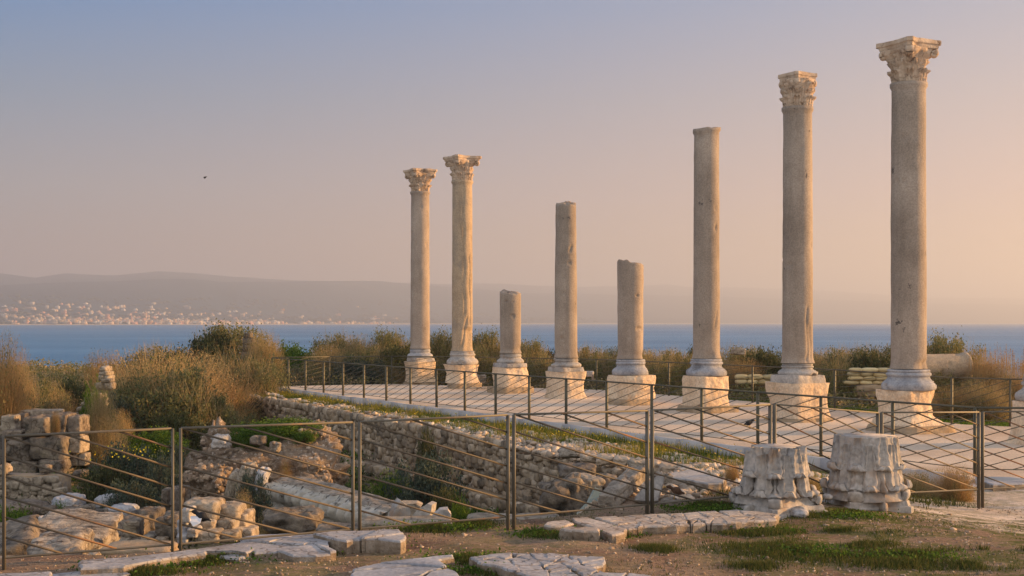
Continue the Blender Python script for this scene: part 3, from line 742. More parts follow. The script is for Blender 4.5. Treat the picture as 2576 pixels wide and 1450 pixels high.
def fallen_capital(x, y, wtop, wbot, hpx, rz, seed, label, flipfix=0, rnd=0):
    D = FPX*(CZ-gz1(*G(x, y, .36).xy))/(y-HY)+.25
    p = P(x, y, D); z = gz1(p.x, p.y)-.03
    vol = .09; root = empty('fallen_capital', (p.x, p.y, z), label, 'capital', 'fallen carved capitals beside the railing')
    w = D/FPX; h = hpx*w; r0 = wtop*w/2*.95; half = wbot*w/2/1.22
    V, F = capitalV(h*.84, r0, half*1.08-r0*1.22, seed, 260, 160, .9, .66, .42, .74, .22, 2.0)
    V = eul(V, math.pi, 0, rz); V[:, 2] += h
    ob('bell', V, F, M['marble'], root, smooth=True)
    rad = lambda z: r0*(.95+.13*np.clip(z/h, 0, 1)+.30*sm((z/h-.6)/.4))
    for k in range(8):
        for (z0, z1, w_, cu, of) in ((.0, .43, .108, .030, 0), (.10, .70, .088, .038, math.pi/8)):
            if (k*3+seed) % 7 == 0 and of == 0: continue           # broken off
            V, F = acanthusV(k*math.pi/4+of, z0*h, z1*h, w_*r0/.29, rad, cu*h/.67*(.8+.35*((k*5+seed) % 4)/3), seed+k)
            V = eul(V, math.pi, 0, rz); V[:, 2] += h; ob('acanthus_leaf', V, F, M['marble'], root, smooth=True)
    V, F = abacusV(half, h*.17, seed+1, .12, 30, .10+rnd); V = eul(V, math.pi, 0, rz); V[:, 2] += h*.17
    ob('abacus', V, F, M['marble'], root)
    for k in range(4):
        V, F = voluteV(h*.085, h*.055, math.pi/4+k*math.pi/2, half*1.0, h*.74)
        V = eul(V, math.pi, 0, rz); V[:, 2] += h
        ob('volute', V, F, M['marble'], root, smooth=True)
        V, F = rockV((half*.34, half*.2, h*.15), seed+k, .5, .12, 5)      # rosette at mid side
        V = V+np.array([half*.92, 0, 0]); V = rot2(V, rz+k*math.pi/2); V[:, 2] += h*.1
        ob('rosette', V, F, M['marble'], root, smooth=True)
    return root
a = fallen_capital(1950, 1296, 150, 232, 171, math.radians(-57), 5, 'white leafy capital upside down at the end of a stone slab, left of the pair')
b = fallen_capital(2178, 1279, 156, 212, 186, math.radians(-75), 9, 'rounder grey leafy capital upside down on bare earth, right of the pair', rnd=.1)

# ------------------------------------------------------------------ railings
def railing(name, pts, label, group, mat_post, mat_rod, rise=-1, ph=1.0, post_w=.05, twin=True, rod_r=.0085, zf=None, maxrod=100, rail_w=.035):
    """pts: list of (x, y, zbase, ztop)"""
    root = empty(name, (pts[0][0], pts[0][1], pts[0][2]), label, 'railing')
    o0 = np.array(root.location)
    def add(nm, V, F, m, smooth=False): return ob(nm, V-o0, F, m, root, smooth=smooth)
    rods = []
    for i, (x, y, z0, z1) in enumerate(pts):
        a = pts[max(i-1, 0)]; b = pts[min(i+1, len(pts)-1)]
        d = np.array([b[0]-a[0], b[1]-a[1], 0.]); d /= np.linalg.norm(d)
        for sg in ((-1, 1) if twin else (0,)):
            c = np.array([x, y, 0])+d*sg*post_w*.62
            mb = MB(); lo = c+[0, 0, z0-.12]; hi = c+[0, 0, z1]
            s = np.cross(d, [0, 0, 1.])
            w1, w2 = (post_w*.30, post_w*.8) if twin else (post_w, post_w*.45)
            V = np.array([lo-d*w1/2-s*w2/2, lo+d*w1/2-s*w2/2, lo+d*w1/2+s*w2/2, lo-d*w1/2+s*w2/2, hi-d*w1/2-s*w2/2, hi+d*w1/2-s*w2/2, hi+d*w1/2+s*w2/2, hi-d*w1/2+s*w2/2])
            mb.add(V, BOXF)
            if not twin:   # T section web
                V = np.array([lo-d*.004-s*.035, lo+d*.004-s*.035, lo+d*.004+s*.035, lo-d*.004+s*.035, hi-d*.004-s*.035-[0,0,.01], hi+d*.004-s*.035-[0,0,.01], hi+d*.004+s*.035-[0,0,.01], hi-d*.004+s*.035-[0,0,.01]]); mb.add(V, BOXF)
            V, F = mb.get(); add('post', V, F, mat_post)
    for i in range(len(pts)-1):
        A = np.array(pts[i]); B = np.array(pts[i+1]); d = (B-A)[:2]; L = np.linalg.norm(d); e = np.array([*(d/L), 0])*(post_w*.8 if twin else .0)
        at = np.array([A[0], A[1], A[3]])+e; bt = np.array([B[0], B[1], B[3]])-e
        gap = .10
        ab = np.array([A[0], A[1], A[2]+gap])+e; bb = np.array([B[0], B[1], B[2]+gap])-e
        add('top_rail', barV(at, bt, rail_w, .016 if twin else .03), BOXF, mat_post)
        V, F = tubeV([ab, bb], rod_r*1.15, 6); add('bottom_rail', V, F, mat_post)
        hL, hR = at[2]-ab[2], bt[2]-bb[2]
        for k in range(-2, 6):
            u0, v0 = 0., 1-k/6.; u1, v1 = 1., 1-(k+3)/6.
            if rise > 0: v0, v1 = v1, v0
            # clip to panel
            def at_u(u): return v0+(v1-v0)*u
            lo_u, hi_u = 0., 1.; sl = v1-v0
            for lim, up in ((1., True), (0., False)):
                uc = (lim-v0)/sl
                if up:
                    if v0 > 1: lo_u = max(lo_u, uc)
                    if v1 > 1: hi_u = min(hi_u, uc)
                else:
                    if v0 < 0: lo_u = max(lo_u, uc)
                    if v1 < 0: hi_u = min(hi_u, uc)
            if hi_u-lo_u < .05: continue
            q = []
            for u in (lo_u, hi_u):
                T_ = at*(1-u)+bt*u; B_ = ab*(1-u)+bb*u; v = at_u(u); q.append(B_+(T_-B_)*v)
            rods.append((min(q[0][1], q[1][1]), q))
    rods.sort(key=lambda r: r[0])
    for _, q in rods[:maxrod]:
        V, F = tubeV(q, rod_r, 5); add('rod', V, F, mat_rod, True)
    if len(rods) > maxrod:
        mb = MB()
        for _, q in rods[maxrod:]:
            V, F = tubeV(q, rod_r, 4, cap=False); mb.add(V, np.array(F))
        V, F = mb.get(); setp(add('rod', V, F, mat_rod), kind='stuff')
    return root
FY = {2: 1098.5, 3: 1078, 4: 1062, 5: 1044, 6: 1033, 7: 1018, 8: 1038.5, 9: 1037, 10: 1034, 11: 1031}
fp = []
for i, (x, y) in enumerate(FB):
    z0 = gz1(x, y)
    zt = zpx(FY[i], y) if i in FY else z0+1.0
    fp.append((x, y, zt-1.0, zt))
railing('metal_railing', fp[1:], 'rusty olive metal railing with slanting rods running along the near edge of the ruins', None, M['paint'], M['rod'], -1, twin=True)
L2 = F2B-F2A; p2 = []
for i in range(20):
    q = F2A+L2*i/19; p2.append((q[0], q[1], .0, 1.0))
for q in ((8.35, 18.45), (9.95, 18.3), (11.5, 18.15)): p2.append((*q, 0, 1.0))
railing('terrace_railing', p2[:20], 'long thin dark railing with slanting rods on the near edge of the column terrace', None, M['darkpaint'], M['darkpaint'], 1, twin=False, rod_r=.007)
railing('side_railing', p2[19:], 'short stretch of dark railing leaving the frame at right, turning off the terrace railing', None, M['darkpaint'], M['darkpaint'], 1, twin=False, rod_r=.007)
p3 = [(-8.36, 44.4), (-6.5, 45.3), (-4.36, 46.1), (-1.9, 45.1), (.5, 43.7), (2.79, 42.0), (4.8, 38.9), (6.75, 35.7), (8.35, 32.9), (9.75, 28.2), (10.75, 27.45), (12.9, 27.2)]
railing('back_railing', [(x, y, 0, 1.02) for x, y in p3], 'thin railing behind the columns in front of the coastal bushes', None, M['darkpaint'], M['darkpaint'], 1, twin=False, rod_r=.007, post_w=.045)

# ------------------------------------------------------------------ gabion walls
def pack_wall(L, H, cell, seed, depth=.12, jit=.35):
    """irregular stones filling a face of length L and height H; local x along, z up, -y outwards"""
    r = np.random.default_rng(seed); mb = MB(); z = 0
    while z < H-cell*.3:
        ch = cell*r.uniform(.55, 1.0); x = -cell*r.uniform(0, .5)
        while x < L:
            cw = cell*r.uniform(.7, 1.6); hh = ch*r.uniform(.85, 1.25)
            V, F = rockV((cw*1.02, depth*r.uniform(1.1, 1.9), hh*1.05), int(r.integers(1, 9999)), .78, .22, 3, 1.3)
            V = eul(V, r.uniform(-.12, .12), r.uniform(-.22, .22), 0)+np.array([x+cw/2, r.uniform(-.03, .03), z+ch/2+r.uniform(-.03, .03)])
            mb.add(V, F); x += cw*.97
        z += ch*.95
    return mb
def wall_thing(name, a, b, z0, H, cell, seed, mat, label, cat, depth=.12, thick=.5, side=-1):
    a = np.array(a, float); b = np.array(b, float); L = np.linalg.norm(b-a); ang = math.atan2(b[1]-a[1], b[0]-a[0])
    mb = pack_wall(L, H, cell, seed, depth); V, F = mb.get()
    bk = boxV(L, thick, H-.03, (L/2, thick/2+.01, H/2-.015))
    root = empty(name, (a[0], a[1], z0), label, cat, rz=ang)
    ob('stone_face', V, F, mat, root, smooth=False)
    ob('core', bk, BOXF, M['footing'], root)
    return root
G0, G1, G2 = (-7.35, 38.5), (0.0, 24.45), (2.3, 20.2)
g = wall_thing('gabion_wall', G0, G1, -2.3, 2.15, .18, 3, M['gabion'], 'long upper retaining wall of stones packed behind wire below the terrace railing', 'stone wall')
g = wall_thing('gabion_wall', G1, G2, -2.3, 2.12, .18, 4, M['gabion'], 'nearest stretch of packed stone retaining wall, ending at the heap of fallen blocks', 'stone wall')
g = wall_thing('gabion_wall', (-9.3, 42.4), G0, -1.9, 1.75, .23, 5, M['gabion'], 'far end of the packed stone retaining wall, partly hung with blue-green creeper', 'stone wall')
# lower projecting tier
def off(a, b, o):
    a = np.array(a, float); b = np.array(b, float); d = (b-a)/np.linalg.norm(b-a); n = np.array((d[1], -d[0])); n = n if n[0] < 0 else -n; return a+n*o, b+n*o
qa, qb = off((-3.6, 31.3), (1.6, 21.4), .55)
g = wall_thing('gabion_step', qa, qb, -2.6, 1.55, .18, 6, M['gabion'], 'lower projecting step of packed stones at the foot of the retaining wall', 'stone wall', thick=.5)

# ------------------------------------------------------------------ loose rubble and pebbles (uncountable)
def scatter_stones(name, pts, sizes, mat, seed, n=2, label=None):
    r = np.random.default_rng(seed); mb = MB()
    tm = [rockV((1, 1, 1), seed+i, .72, .32, n, 1.4) for i in range(14)]
    for (x, y, z), s in zip(pts, sizes):
        V, F = tm[int(r.integers(0, 14))]; V = V*np.array([r.uniform(.8, 1.5), r.uniform(.7, 1.1), r.uniform(.45, .8)])*s
        mb.add(eul(V, r.uniform(-.5, .5), r.uniform(-.5, .5), r.uniform(0, 6.3))+np.array([x, y, z]), F)
    V, F = mb.get(); return setp(ob(name, V, F, mat), label, kind='stuff')
def strip_pts(n, o0, o1, s0, s1, seed, fn=None):
    r = np.random.default_rng(seed); L = np.linalg.norm(L2); d = L2/L; nn = np.array((d[1], -d[0])); nn = nn if nn[0] < 0 else -nn
    s = r.uniform(s0, s1, n)*L; o = r.uniform(o0, o1, n); q = F2A[None]+s[:, None]*d+o[:, None]*nn
    return q, s, o
q, s, o = strip_pts(5200, 1.15, 3.3, -.02, 1.0, 1)
lim = np.interp(q[:, 1], [18, 24.5, 38.5], [3.3, 2.95, 1.75]); keep = o < lim; q = q[keep]
z = gz(q[:, 0], q[:, 1]); z = np.where(z < -.35, -.17, z)
scatter_stones('rubble', [(x, y, zz+.02) for (x, y), zz in zip(q, z)], rng.uniform(.05, .14, len(q)), M['rubble'], 31)
# heap slope at the right end of the pit
r_ = np.random.default_rng(5); X = r_.uniform(.3, 4.3, 2600); Y = r_.uniform(12.9, 20.5, 2600); k = (X > .2+(Y-12.5)*.16) & (X < 1.6+(Y-12.5)*.5); X, Y = X[k], Y[k]
scatter_stones('rubble', list(zip(X, Y, gz(X, Y)+.015)), r_.uniform(.025, .10, len(X)), M['rubble'], 32)
X = r_.uniform(-16, 2.0, 1500); Y = r_.uniform(11, 34, 1500); k = sdf(PIT, X, Y) > .3; X, Y = X[k], Y[k]
scatter_stones('rubble', list(zip(X, Y, gz(X, Y)+.01)), r_.uniform(.04, .15, len(X)), M['ruin'], 33)
X = r_.uniform(-5, 8, 16000); Y = r_.uniform(8.3, 16, 16000); k = (sdf(PIT, X, Y) < -.05) & (fbm(xyz(X, Y), .8, 4, 3)+.9*r_.random(16000) > .25); X, Y = X[k], Y[k]
scatter_stones('pebbles', list(zip(X, Y, gz(X, Y)+.002)), r_.uniform(.006, .018, len(X))*np.where(r_.random(len(X)) > .97, 2.4, 1), M['pebble'], 34, 2)

# ------------------------------------------------------------------ flat paving slabs
def clip(poly, p, n):
    out = []
    for i in range(len(poly)):
        a, b = poly[i], poly[(i+1) % len(poly)]; da = (a[0]-p[0])*n[0]+(a[1]-p[1])*n[1]; db = (b[0]-p[0])*n[0]+(b[1]-p[1])*n[1]
        if da >= 0: out.append(a)
        if (da >= 0) != (db >= 0): t = da/(da-db); out.append((a[0]+(b[0]-a[0])*t, a[1]+(b[1]-a[1])*t))
    return out
def split(poly, cell, r, ang):
    A = abs(area(poly)) if len(poly) > 2 else 0
    if A < cell*cell*r.uniform(.7, 1.5): return [poly] if A > .0015 else []
    c = np.mean(poly, 0); q = np.array(poly)-c; u = np.array((math.cos(ang), math.sin(ang))); v = np.array((-u[1], u[0]))
    n = u if np.ptp(q@u) > np.ptp(q@v) else v
    a = r.normal(0, .38); n = np.array((n[0]*math.cos(a)-n[1]*math.sin(a), n[0]*math.sin(a)+n[1]*math.cos(a)))
    p = c+n*r.normal(0, .06*math.sqrt(A)); g = .002
    return split(clip(poly, p+n*g, n), cell, r, ang)+split(clip(poly, p-n*g, -n), cell, r, ang)
def slab(name, px, thick, cell, seed, label, cat='slab', mat='pave', zadd=.07, zg=None, ang=.4, group=None, z_at=None, tilt=.006):
    r = np.random.default_rng(seed)
    c0 = np.mean(px, 0); zz = .42
    for _ in range(5):
        g = G(c0[0], min(c0[1], 1449), zz+zadd); zz = gz1(g.x, g.y) if zg is None else zg
    zt = zz+zadd; poly = [tuple(G(x, y, zt).xy) for x, y in px]
    if area(poly) < 0: poly = poly[::-1]
    parts = split(poly, cell, r, ang) if cell else [poly]
    mi = []; mb_V = []; mb_F = []; n = 0; org = np.array([*np.mean(poly, 0), zt])
    for pc in parts:
        pts = []
        for i in range(len(pc)):
            a = np.array(pc[i]); b = np.array(pc[(i+1) % len(pc)]); m = max(1, int(np.linalg.norm(b-a)/.035))
            for j in range(m): pts.append(a+(b-a)*j/m)
        pts = np.array(pts)
        if len(pts) < 3 or abs(area(pts)) < .001: continue
        cc = pts.mean(0); d3 = xyz(pts[:, 0], pts[:, 1]); off_ = fbm(d3, 7, seed, 4)*.02; off2 = fbm(d3, 14, seed+5, 2)*.018
        vec = pts-cc; ln = np.linalg.norm(vec, axis=1)[:, None]+1e-6
        p0 = pts+vec/ln*off_[:, None]; dz = r.normal(0, tilt); tx, ty = r.normal(0, .012, 2)
        def lv(p, z): q = p-cc; return np.column_stack([p, z+dz+q[:, 0]*tx+q[:, 1]*ty+0*p[:, 0]])
        rings = [lv(p0+vec/ln*(off2[:, None]-.012), zt-thick), lv(p0+vec/ln*off2[:, None]*.6, zt-thick*.55), lv(p0, zt-.016), lv(p0-vec/ln*.006, zt-.005), lv(p0-vec/ln*.016, zt)]
        m = len(pts); V = np.concatenate(rings)-org; mb_V.append(V)
        for k in range(4):
            for j in range(m): mb_F.append((n+k*m+j, n+k*m+(j+1) % m, n+(k+1)*m+(j+1) % m, n+(k+1)*m+j))
        mb_F.append(tuple(n+4*m+j for j in range(m))); n += 5*m; mi += [1]*(2*m)+[0]*(2*m+1)
    o = ob(name, np.concatenate(mb_V), mb_F, [M[mat], M['slabside']], loc=org, midx=mi); return setp(o, label, cat, group)
SG = 'broken ancient paving slabs'
slab('marble_slab', [(195,1412),(320,1404),(548,1374),(615,1362),(641,1383),(618,1391),(580,1386),(522,1387),(518,1394),(460,1401),(393,1411),(314,1427),(200,1434)], .12, .75, 1, 'long narrow white marble slab in the left foreground, just in front of the railing', group=SG, ang=.2)
slab('marble_slab', [(-60,1447),(60,1444),(125,1441),(132,1452),(140,1475),(-60,1480)], .1, .4, 2, 'white slab fragment in the bottom left corner of the photo', group=SG)
slab('marble_slab', [(126,1438),(200,1428),(310,1429),(330,1436),(290,1452),(262,1475),(150,1470)], .1, .6, 3, 'pale slab at the bottom edge, in front of the long narrow marble slab', group=SG, zadd=.045)
slab('marble_slab', [(555,1393),(620,1389),(632,1397),(600,1404),(556,1400)], .06, 0, 33, 'small flat slab sunk in grass in front of the end of the long marble strip', group=SG, zadd=.03)
slab('marble_slab', [(600,1362),(609,1352),(648,1345),(779,1340),(871,1360),(825,1363),(828,1381),(845,1388),(795,1395),(736,1396),(697,1381),(651,1385),(641,1386)], .12, .42, 4, 'wide white marble slab with long cracks, left of centre in the foreground', group=SG, ang=-.5)
slab('marble_slab', [(786,1341),(855,1335),(1005,1332),(1023,1354),(1008,1361),(950,1355),(890,1357),(873,1360)], .16, .3, 5, 'thick pale slab with a sandy front edge, ending near the second railing joint', group=SG, ang=.3, zadd=.12)
slab('blue_slab', [(881,1431),(940,1417),(995,1411),(1143,1399),(1148,1404),(1104,1411),(1163,1444),(1185,1475),(890,1475)], .10, .5, 6, 'blue grey paving slabs at the bottom edge, left of the tiled paving', group=SG, mat='bmarble', zadd=.06, ang=.15)
slab('tiled_paving', [(1183,1401),(1289,1389),(1384,1393),(1460,1398),(1522,1401),(1527,1409),(1519,1419),(1486,1427),(1519,1437),(1591,1441),(1637,1449),(1660,1480),(1450,1480),(1329,1449),(1263,1427),(1198,1414)], .11, .17, 7, 'patch of small worn grey paving blocks at the bottom edge near the middle', group=SG, ang=.35, zadd=.07, tilt=.003)
slab('stone_slab', [(1366,1318),(1371,1310),(1420,1304),(1450,1312),(1420,1320),(1383,1322)], .10, 0, 8, 'low rounded slab ending the slab row, right of the middle railing joint', group=SG, mat='pavewarm', zadd=.085)
slab('stone_slab', [(1438,1298),(1473,1296),(1524,1312),(1578,1329),(1572,1341),(1540,1347),(1518,1337),(1489,1323),(1446,1308)], .10, 0, 9, 'slanting plain slab lying across the slab row right of the middle railing joint', group=SG, mat='pavewarm', zadd=.085)
slab('stone_slab', [(1496,1302),(1606,1296),(1684,1291),(1770,1286),(1855,1282),(1915,1285),(1957,1294),(1953,1306),(1850,1314),(1740,1319),(1640,1323),(1582,1327),(1540,1314)], .10, .2, 10, 'long cracked stone slab running towards the left fallen capital', group=SG, mat='pavewarm', ang=.25, zadd=.085, tilt=.004)
slab('stone_slab', [(1411,1328),(1430,1323),(1504,1329),(1506,1336),(1469,1337),(1434,1333)], .10, .2, 11, 'small two-piece slab in front of the slanting slab, beside a single stone', group=SG, mat='pavewarm', zadd=.085)
slab('white_slab', [(1643,1195),(1684,1190),(1733,1183),(1760,1183),(1826,1204),(1817,1214),(1782,1216),(1739,1206),(1684,1201)], .13, 0, 12, 'flat white marble slab beyond the railing, left of the left fallen capital', group=SG, mat='marble', zadd=.12)
slab('kerb_slab', [(2310,1213),(2345,1209),(2452,1213),(2458,1219),(2400,1224),(2330,1222)], .12, .7, 13, 'pale flat kerb slab in dry weeds below the right end of the railing', group=SG, mat='bmarble', zadd=.08)
slab('kerb_slab', [(2470,1208),(2600,1204),(2620,1214),(2500,1222)], .12, .9, 14, 'pale kerb slab at the right edge of the photo behind the railing', group=SG, mat='bmarble', zadd=.08)

# ------------------------------------------------------------------ single stones and blocks, px box at distance D
def autoD(x, y, D0=11.0, D1=24.0):
    for D in np.arange(D0, D1, .08):
        p = P(x, y, D)
        if p.z <= gz1(p.x, p.y)+.02: return float(D)
    return D1
def stone_at(x0, x1, y0, y1, D, dep, mat, label, name='stone_block', cat='stone', box=.78, rough=.10, rz=0., seed=None, rot=None, n=16, group=None, smooth=False):
    seed = seed or int(x0*7+y0*3) % 9973
    if D == 0: D = autoD((x0+x1)/2, y1)
    c = P((x0+x1)/2, (y0+y1)/2, D+dep*.5); w = (x1-x0)*D/FPX; h = (y1-y0)*D/FPX
    V, F = rockV((w*1.04, dep, h*1.04), seed, box, rough, n, 1.7)
    V = V*(1+.02*fbm(V+seed, 5/max(min(w, h), .25), seed, 3)[:, None])
    o = ob(name, V, F, M[mat], loc=c, rot=rot or (0, 0, rz), smooth=smooth); return setp(o, label, cat, group)
GT = 'blocks of the ruined ashlar corner at left'
T = [(15,56,1044,1094,28.2,.8,'ruinpale','layered pale block topped with a reddish slab, upper left corner of the ashlar ruin'),
 (55,82,1037,1090,28.5,.9,'ruin','upright block behind the square top block of the ashlar ruin'),
 (78,135,1046,1094,27.6,.9,'ruin','square pitted block standing in the middle of the top course of the ashlar ruin'),
 (60,150,1031,1048,28.8,.7,'ruinpale','flat pale slab lying on the back of the ashlar ruin top'),
 (142,181,1041,1094,27.9,.8,'ruin','tall block with a brown plant at its left, top course of the ashlar ruin'),
 (182,215,1046,1096,28,.7,'ruin','narrow block at the right end of the top course of the ashlar ruin'),
 (22,72,1080,1106,27.9,.8,'ruin','low rough block under the layered pale block of the ashlar ruin'),
 (33,91,1107,1157,27.6,.9,'ruin','left block of the second course of the ashlar ruin'),
 (92,180,1096,1153,27.6,.9,'ruin','largest dark stained block in the middle of the ashlar ruin'),
 (182,214,1097,1137,27.9,.6,'ruinpale','small pale block at the right end of the second course of the ashlar ruin'),
 (44,108,1158,1194,27.5,.9,'ruin','bottom left block of the ashlar ruin, above the little rubble wall'),
 (114,177,1153,1202,27.5,.9,'ruin','bottom dark block of the ashlar ruin'),
 (178,207,1137,1169,28,.6,'ruinpale','pale wedge-like block at the foot of the right side of the ashlar ruin'),
 (205,222,1140,1170,28,.4,'ruinpale','thin leaning stone against the right foot of the ashlar ruin'),
 (6,34,1095,1210,28,.8,'ruin','tall narrow left face of the ashlar ruin'),
 (-70,8,1100,1225,29,1.0,'ruin','dark block mass at the left edge beside the ashlar ruin')]
for a in T: stone_at(*a, group=GT, box=.84, rough=.07)
stone_at(237,270,1148,1172,29.5,.6,'ruinpale','pale boulder in the greenery right of the ashlar ruin', box=.5)
stone_at(225,262,1165,1186,28.5,.6,'ruin','long low stone below the pale boulder right of the ashlar ruin', box=.6)
stone_at(190,218,1183,1200,27,.5,'ruin','grey stone at the edge of the blue-green bush, right of the ashlar ruin foot', box=.6)
g = wall_thing('rubble_wall', (-10.2, 24.2), (-8.55, 23.9), -1.25, .62, .17, 12, M['ruinpale'], 'small wall of squared rubble stones at the left edge below the ashlar ruin', 'stone wall', depth=.1)
stone_at(0,24,1168,1194,24,.4,'ruinpale','round stone on the left end of the small rubble wall', box=.5)
stone_at(105,128,1170,1190,24.2,.3,'ruin','rounded stone on the right part of the small rubble wall', box=.5)
stone_at(-60,110,1262,1320,22,1.3,'ruin','dark rough ledge below the small rubble wall at the left edge', box=.5, rough=.25, n=14)
GA = 'scattered stones in the pit floor'
for a in [(143,205,1246,1284,21.5,.7,'bmarble','smooth slanting grey slab beside the small rubble wall'),
 (246,293,1246,1276,22,.7,'bmarble','smooth grey drum stone in shade under the blue-green bush'),
 (275,338,1271,1306,20.5,.7,'bmarble','smooth pale grey stone, larger of the two below the blue-green bush'),
 (205,232,1272,1300,20.4,.4,'ruin','grey upright stone left of the smooth pale grey stone'),
 (160,206,1275,1310,20.2,.5,'ruin','rough dark stone in the middle of the low wall remains'),
 (138,170,1284,1300,19.6,.3,'ruinpale','pale oval stone on the low wall remains at left'),
 (108,138,1272,1292,20,.3,'ruin','rounded grey stone left of the green tuft on the low wall remains'),
 (232,262,1283,1316,20,.5,'ruin','dark block left of the pair of square blocks'),
 (70,100,1300,1332,18.5,.4,'ruin','small dark brown stone above the big flat slab at left'),
 (100,118,1299,1312,18.5,.2,'marble','little white stone above the big flat slab at left')]: stone_at(*a, group=GA, box=.6)
big = stone_at(92,283,1318,1380,13.4,1.05,'layered','big layered pale slab with a rugged top, behind the railing at far left', name='layered_slab', box=.9, rough=.08, rot=(math.radians(11), math.radians(3), .05), n=18)
stone_at(90,215,1355,1415,11.9,.8,'layered','blocky pale stone in front of the big layered slab', box=.8, rough=.16, n=14, rot=(.14, .03, .1))
stone_at(-60,92,1338,1420,12.6,1.3,'ruin','large leaning grey slab cut by the left edge behind the railing', box=.84, rough=.10, rot=(.1, -.22, .3), n=12)
stone_at(152,208,1389,1428,11.0,.4,'ruin','brown rough boulder right in front of the big layered slab', box=.5, rough=.2)
stone_at(222,258,1388,1412,11.4,.3,'ruinpale','small round stone right of the brown boulder, under the bottom rail', box=.4, rough=.2)
stone_at(265,440,1370,1398,10.9,.45,'footing','long earthy rock edge under the first railing panel', box=.6, rough=.16, n=12)
stone_at(-50,95,1408,1440,10.1,.45,'footing','long earthy rock edge at the bottom left, beneath the railing', box=.6, rough=.16, n=12)
GB = 'row of squared blocks behind the first railing panel'
for a in [(223,296,1305,1352,17.6,.7,'ruin','left square block of the row behind the first railing panel'),
 (297,362,1303,1348,17.5,.7,'ruin','middle square block of the row behind the first railing panel'),
 (346,407,1280,1342,18.4,.7,'ruin','taller block with a warm lit top in the row behind the first railing panel'),
 (407,462,1294,1345,17.2,.7,'ruin','dark block touching the first railing joint'),
 (300,336,1349,1384,17.3,.6,'ruinpale','cracked pale stone under the middle square block'),
 (337,364,1349,1384,17.4,.6,'ruinpale','narrow pale stone under the seam of the square blocks'),
 (366,402,1342,1376,17.2,.6,'ruinpale','pale boulder below the taller block'),
 (402,434,1344,1372,17.1,.6,'ruinpale','rounded pale stone under the dark block'),
 (285,300,1352,1385,17.7,.5,'ruin','dark end stone below the left square block'),
 (416,434,1228,1282,20.5,.5,'ruin','upright dark slab behind the first railing joint'),
 (436,470,1225,1300,20,.5,'ruin','tall dark stone just right of the first railing joint')]: stone_at(*a, group=GB, box=.8, rough=.09)
GC = 'pale stones of the little pile right of the first railing joint'
for a in [(471,557,1256,1303,14.6,.55,'ruinpale','large flat-topped stone at the top left of the pale pile'),
 (549,612,1266,1301,14.8,.5,'ruinpale','square top stone at the right of the pale pile'),
 (553,598,1301,1333,14.6,.5,'ruinpale','middle right stone of the pale pile, under the square top stone'),
 (597,632,1285,1331,14.9,.5,'ruinpale','right-hand stone of the pale pile with a rounded shoulder'),
 (500,562,1330,1362,14.3,.5,'ruinpale','broad bottom stone of the pale pile'),
 (562,607,1331,1358,14.4,.5,'ruinpale','bottom stone under the middle right stone of the pale pile'),
 (606,645,1327,1352,14.7,.4,'ruinpale','low right end stone of the pale pile'),
 (484,552,1302,1331,14.5,.5,'ruinpale','stone under the large flat-topped stone of the pale pile'),
 (461,487,1277,1311,14.3,.3,'marble','round white marble stone leaning at the left of the pale pile'),
 (452,478,1306,1340,14.4,.3,'bmarble','bluish stone at the left middle of the pale pile'),
 (452,478,1339,1364,14.2,.3,'bmarble','bluish stone at the left foot of the pale pile'),
 (477,502,1326,1350,14.2,.3,'marble','small white rounded stone in the lower left of the pale pile')]: stone_at(*a, group=GC, box=.74, rough=.08)
# conglomerate mound with its green cap
def mound():
    lumps = [(495,850,1098,1260,24.0,2.2,.35,.22), (560,850,1130,1270,23.2,1.4,.5,.2), (500,640,1085,1230,24.2,1.5,.3,.3), (660,840,1075,1170,24.5,1.6,.4,.25), (470,600,1180,1290,22.6,1.0,.4,.25)]
    mb = MB()
    for i, (x0, x1, y0, y1, D, dp, bx, rg) in enumerate(lumps):
        w = (x1-x0)*D/FPX; h = (y1-y0)*D/FPX; V, F = rockV((w, dp, h), 70+i, bx, rg, 44, 2.2)
        V = V+.05*fbm(V, 4.5, i, 4)[:, None]*np.array([1, 1, .6]); mb.add(V+np.array(P((x0+x1)/2, (y0+y1)/2, D+dp/2)), F)
    V, F = mb.get(); o0 = np.array(P(670, 1240, 24)); o = ob('rock_mound', V-o0, F, M['conglom'], loc=o0)
    r = np.random.default_rng(4); k = r.integers(0, len(V), 1500); cr = MB()
    for i in k:
        if V[i][1] > o0[1]+1.3: continue
        sV, sF = rockV((1, 1, .8), int(i), .5, .2, 2); cr.add(sV*r.uniform(.03, .11)+V[i]-o0, sF)
    cV, cF = cr.get(); cc = ob('pebble_crust', cV, cF, M['rubblered'], o); cc['kind'] = 'stuff'
    return setp(o, 'big lumpy mound of reddish pebbly conglomerate with a green top, behind the second railing panel', 'rock mound')
mound()
for a in [(600,640,1165,1262,21.8,.4,'ruinpale','tall smooth slab leaning against the conglomerate mound', (.25,.28,0)), (575,600,1180,1262,21.9,.35,'ruinpale','narrow pale slab leaning left of the tall smooth slab at the mound', (.2,.3,0)),
          (640,668,1178,1262,21.7,.35,'bmarble','greyish slab leaning right of the tall smooth slab at the mound', (.2,.3,0)), (538,575,1095,1128,23.2,.5,'marble','white-topped rock on the upper left shoulder of the mound', (0,0,0)),
          (632,668,1097,1118,23.3,.4,'ruin','brown boulder on the front lip of the green mound top', (0,0,0)), (680,705,1112,1136,23.2,.3,'ruinpale','pointed pale stone on the upper face of the mound', (0,.2,0))]:
    stone_at(*a[:8], rot=a[8], box=.6, rough=.12)
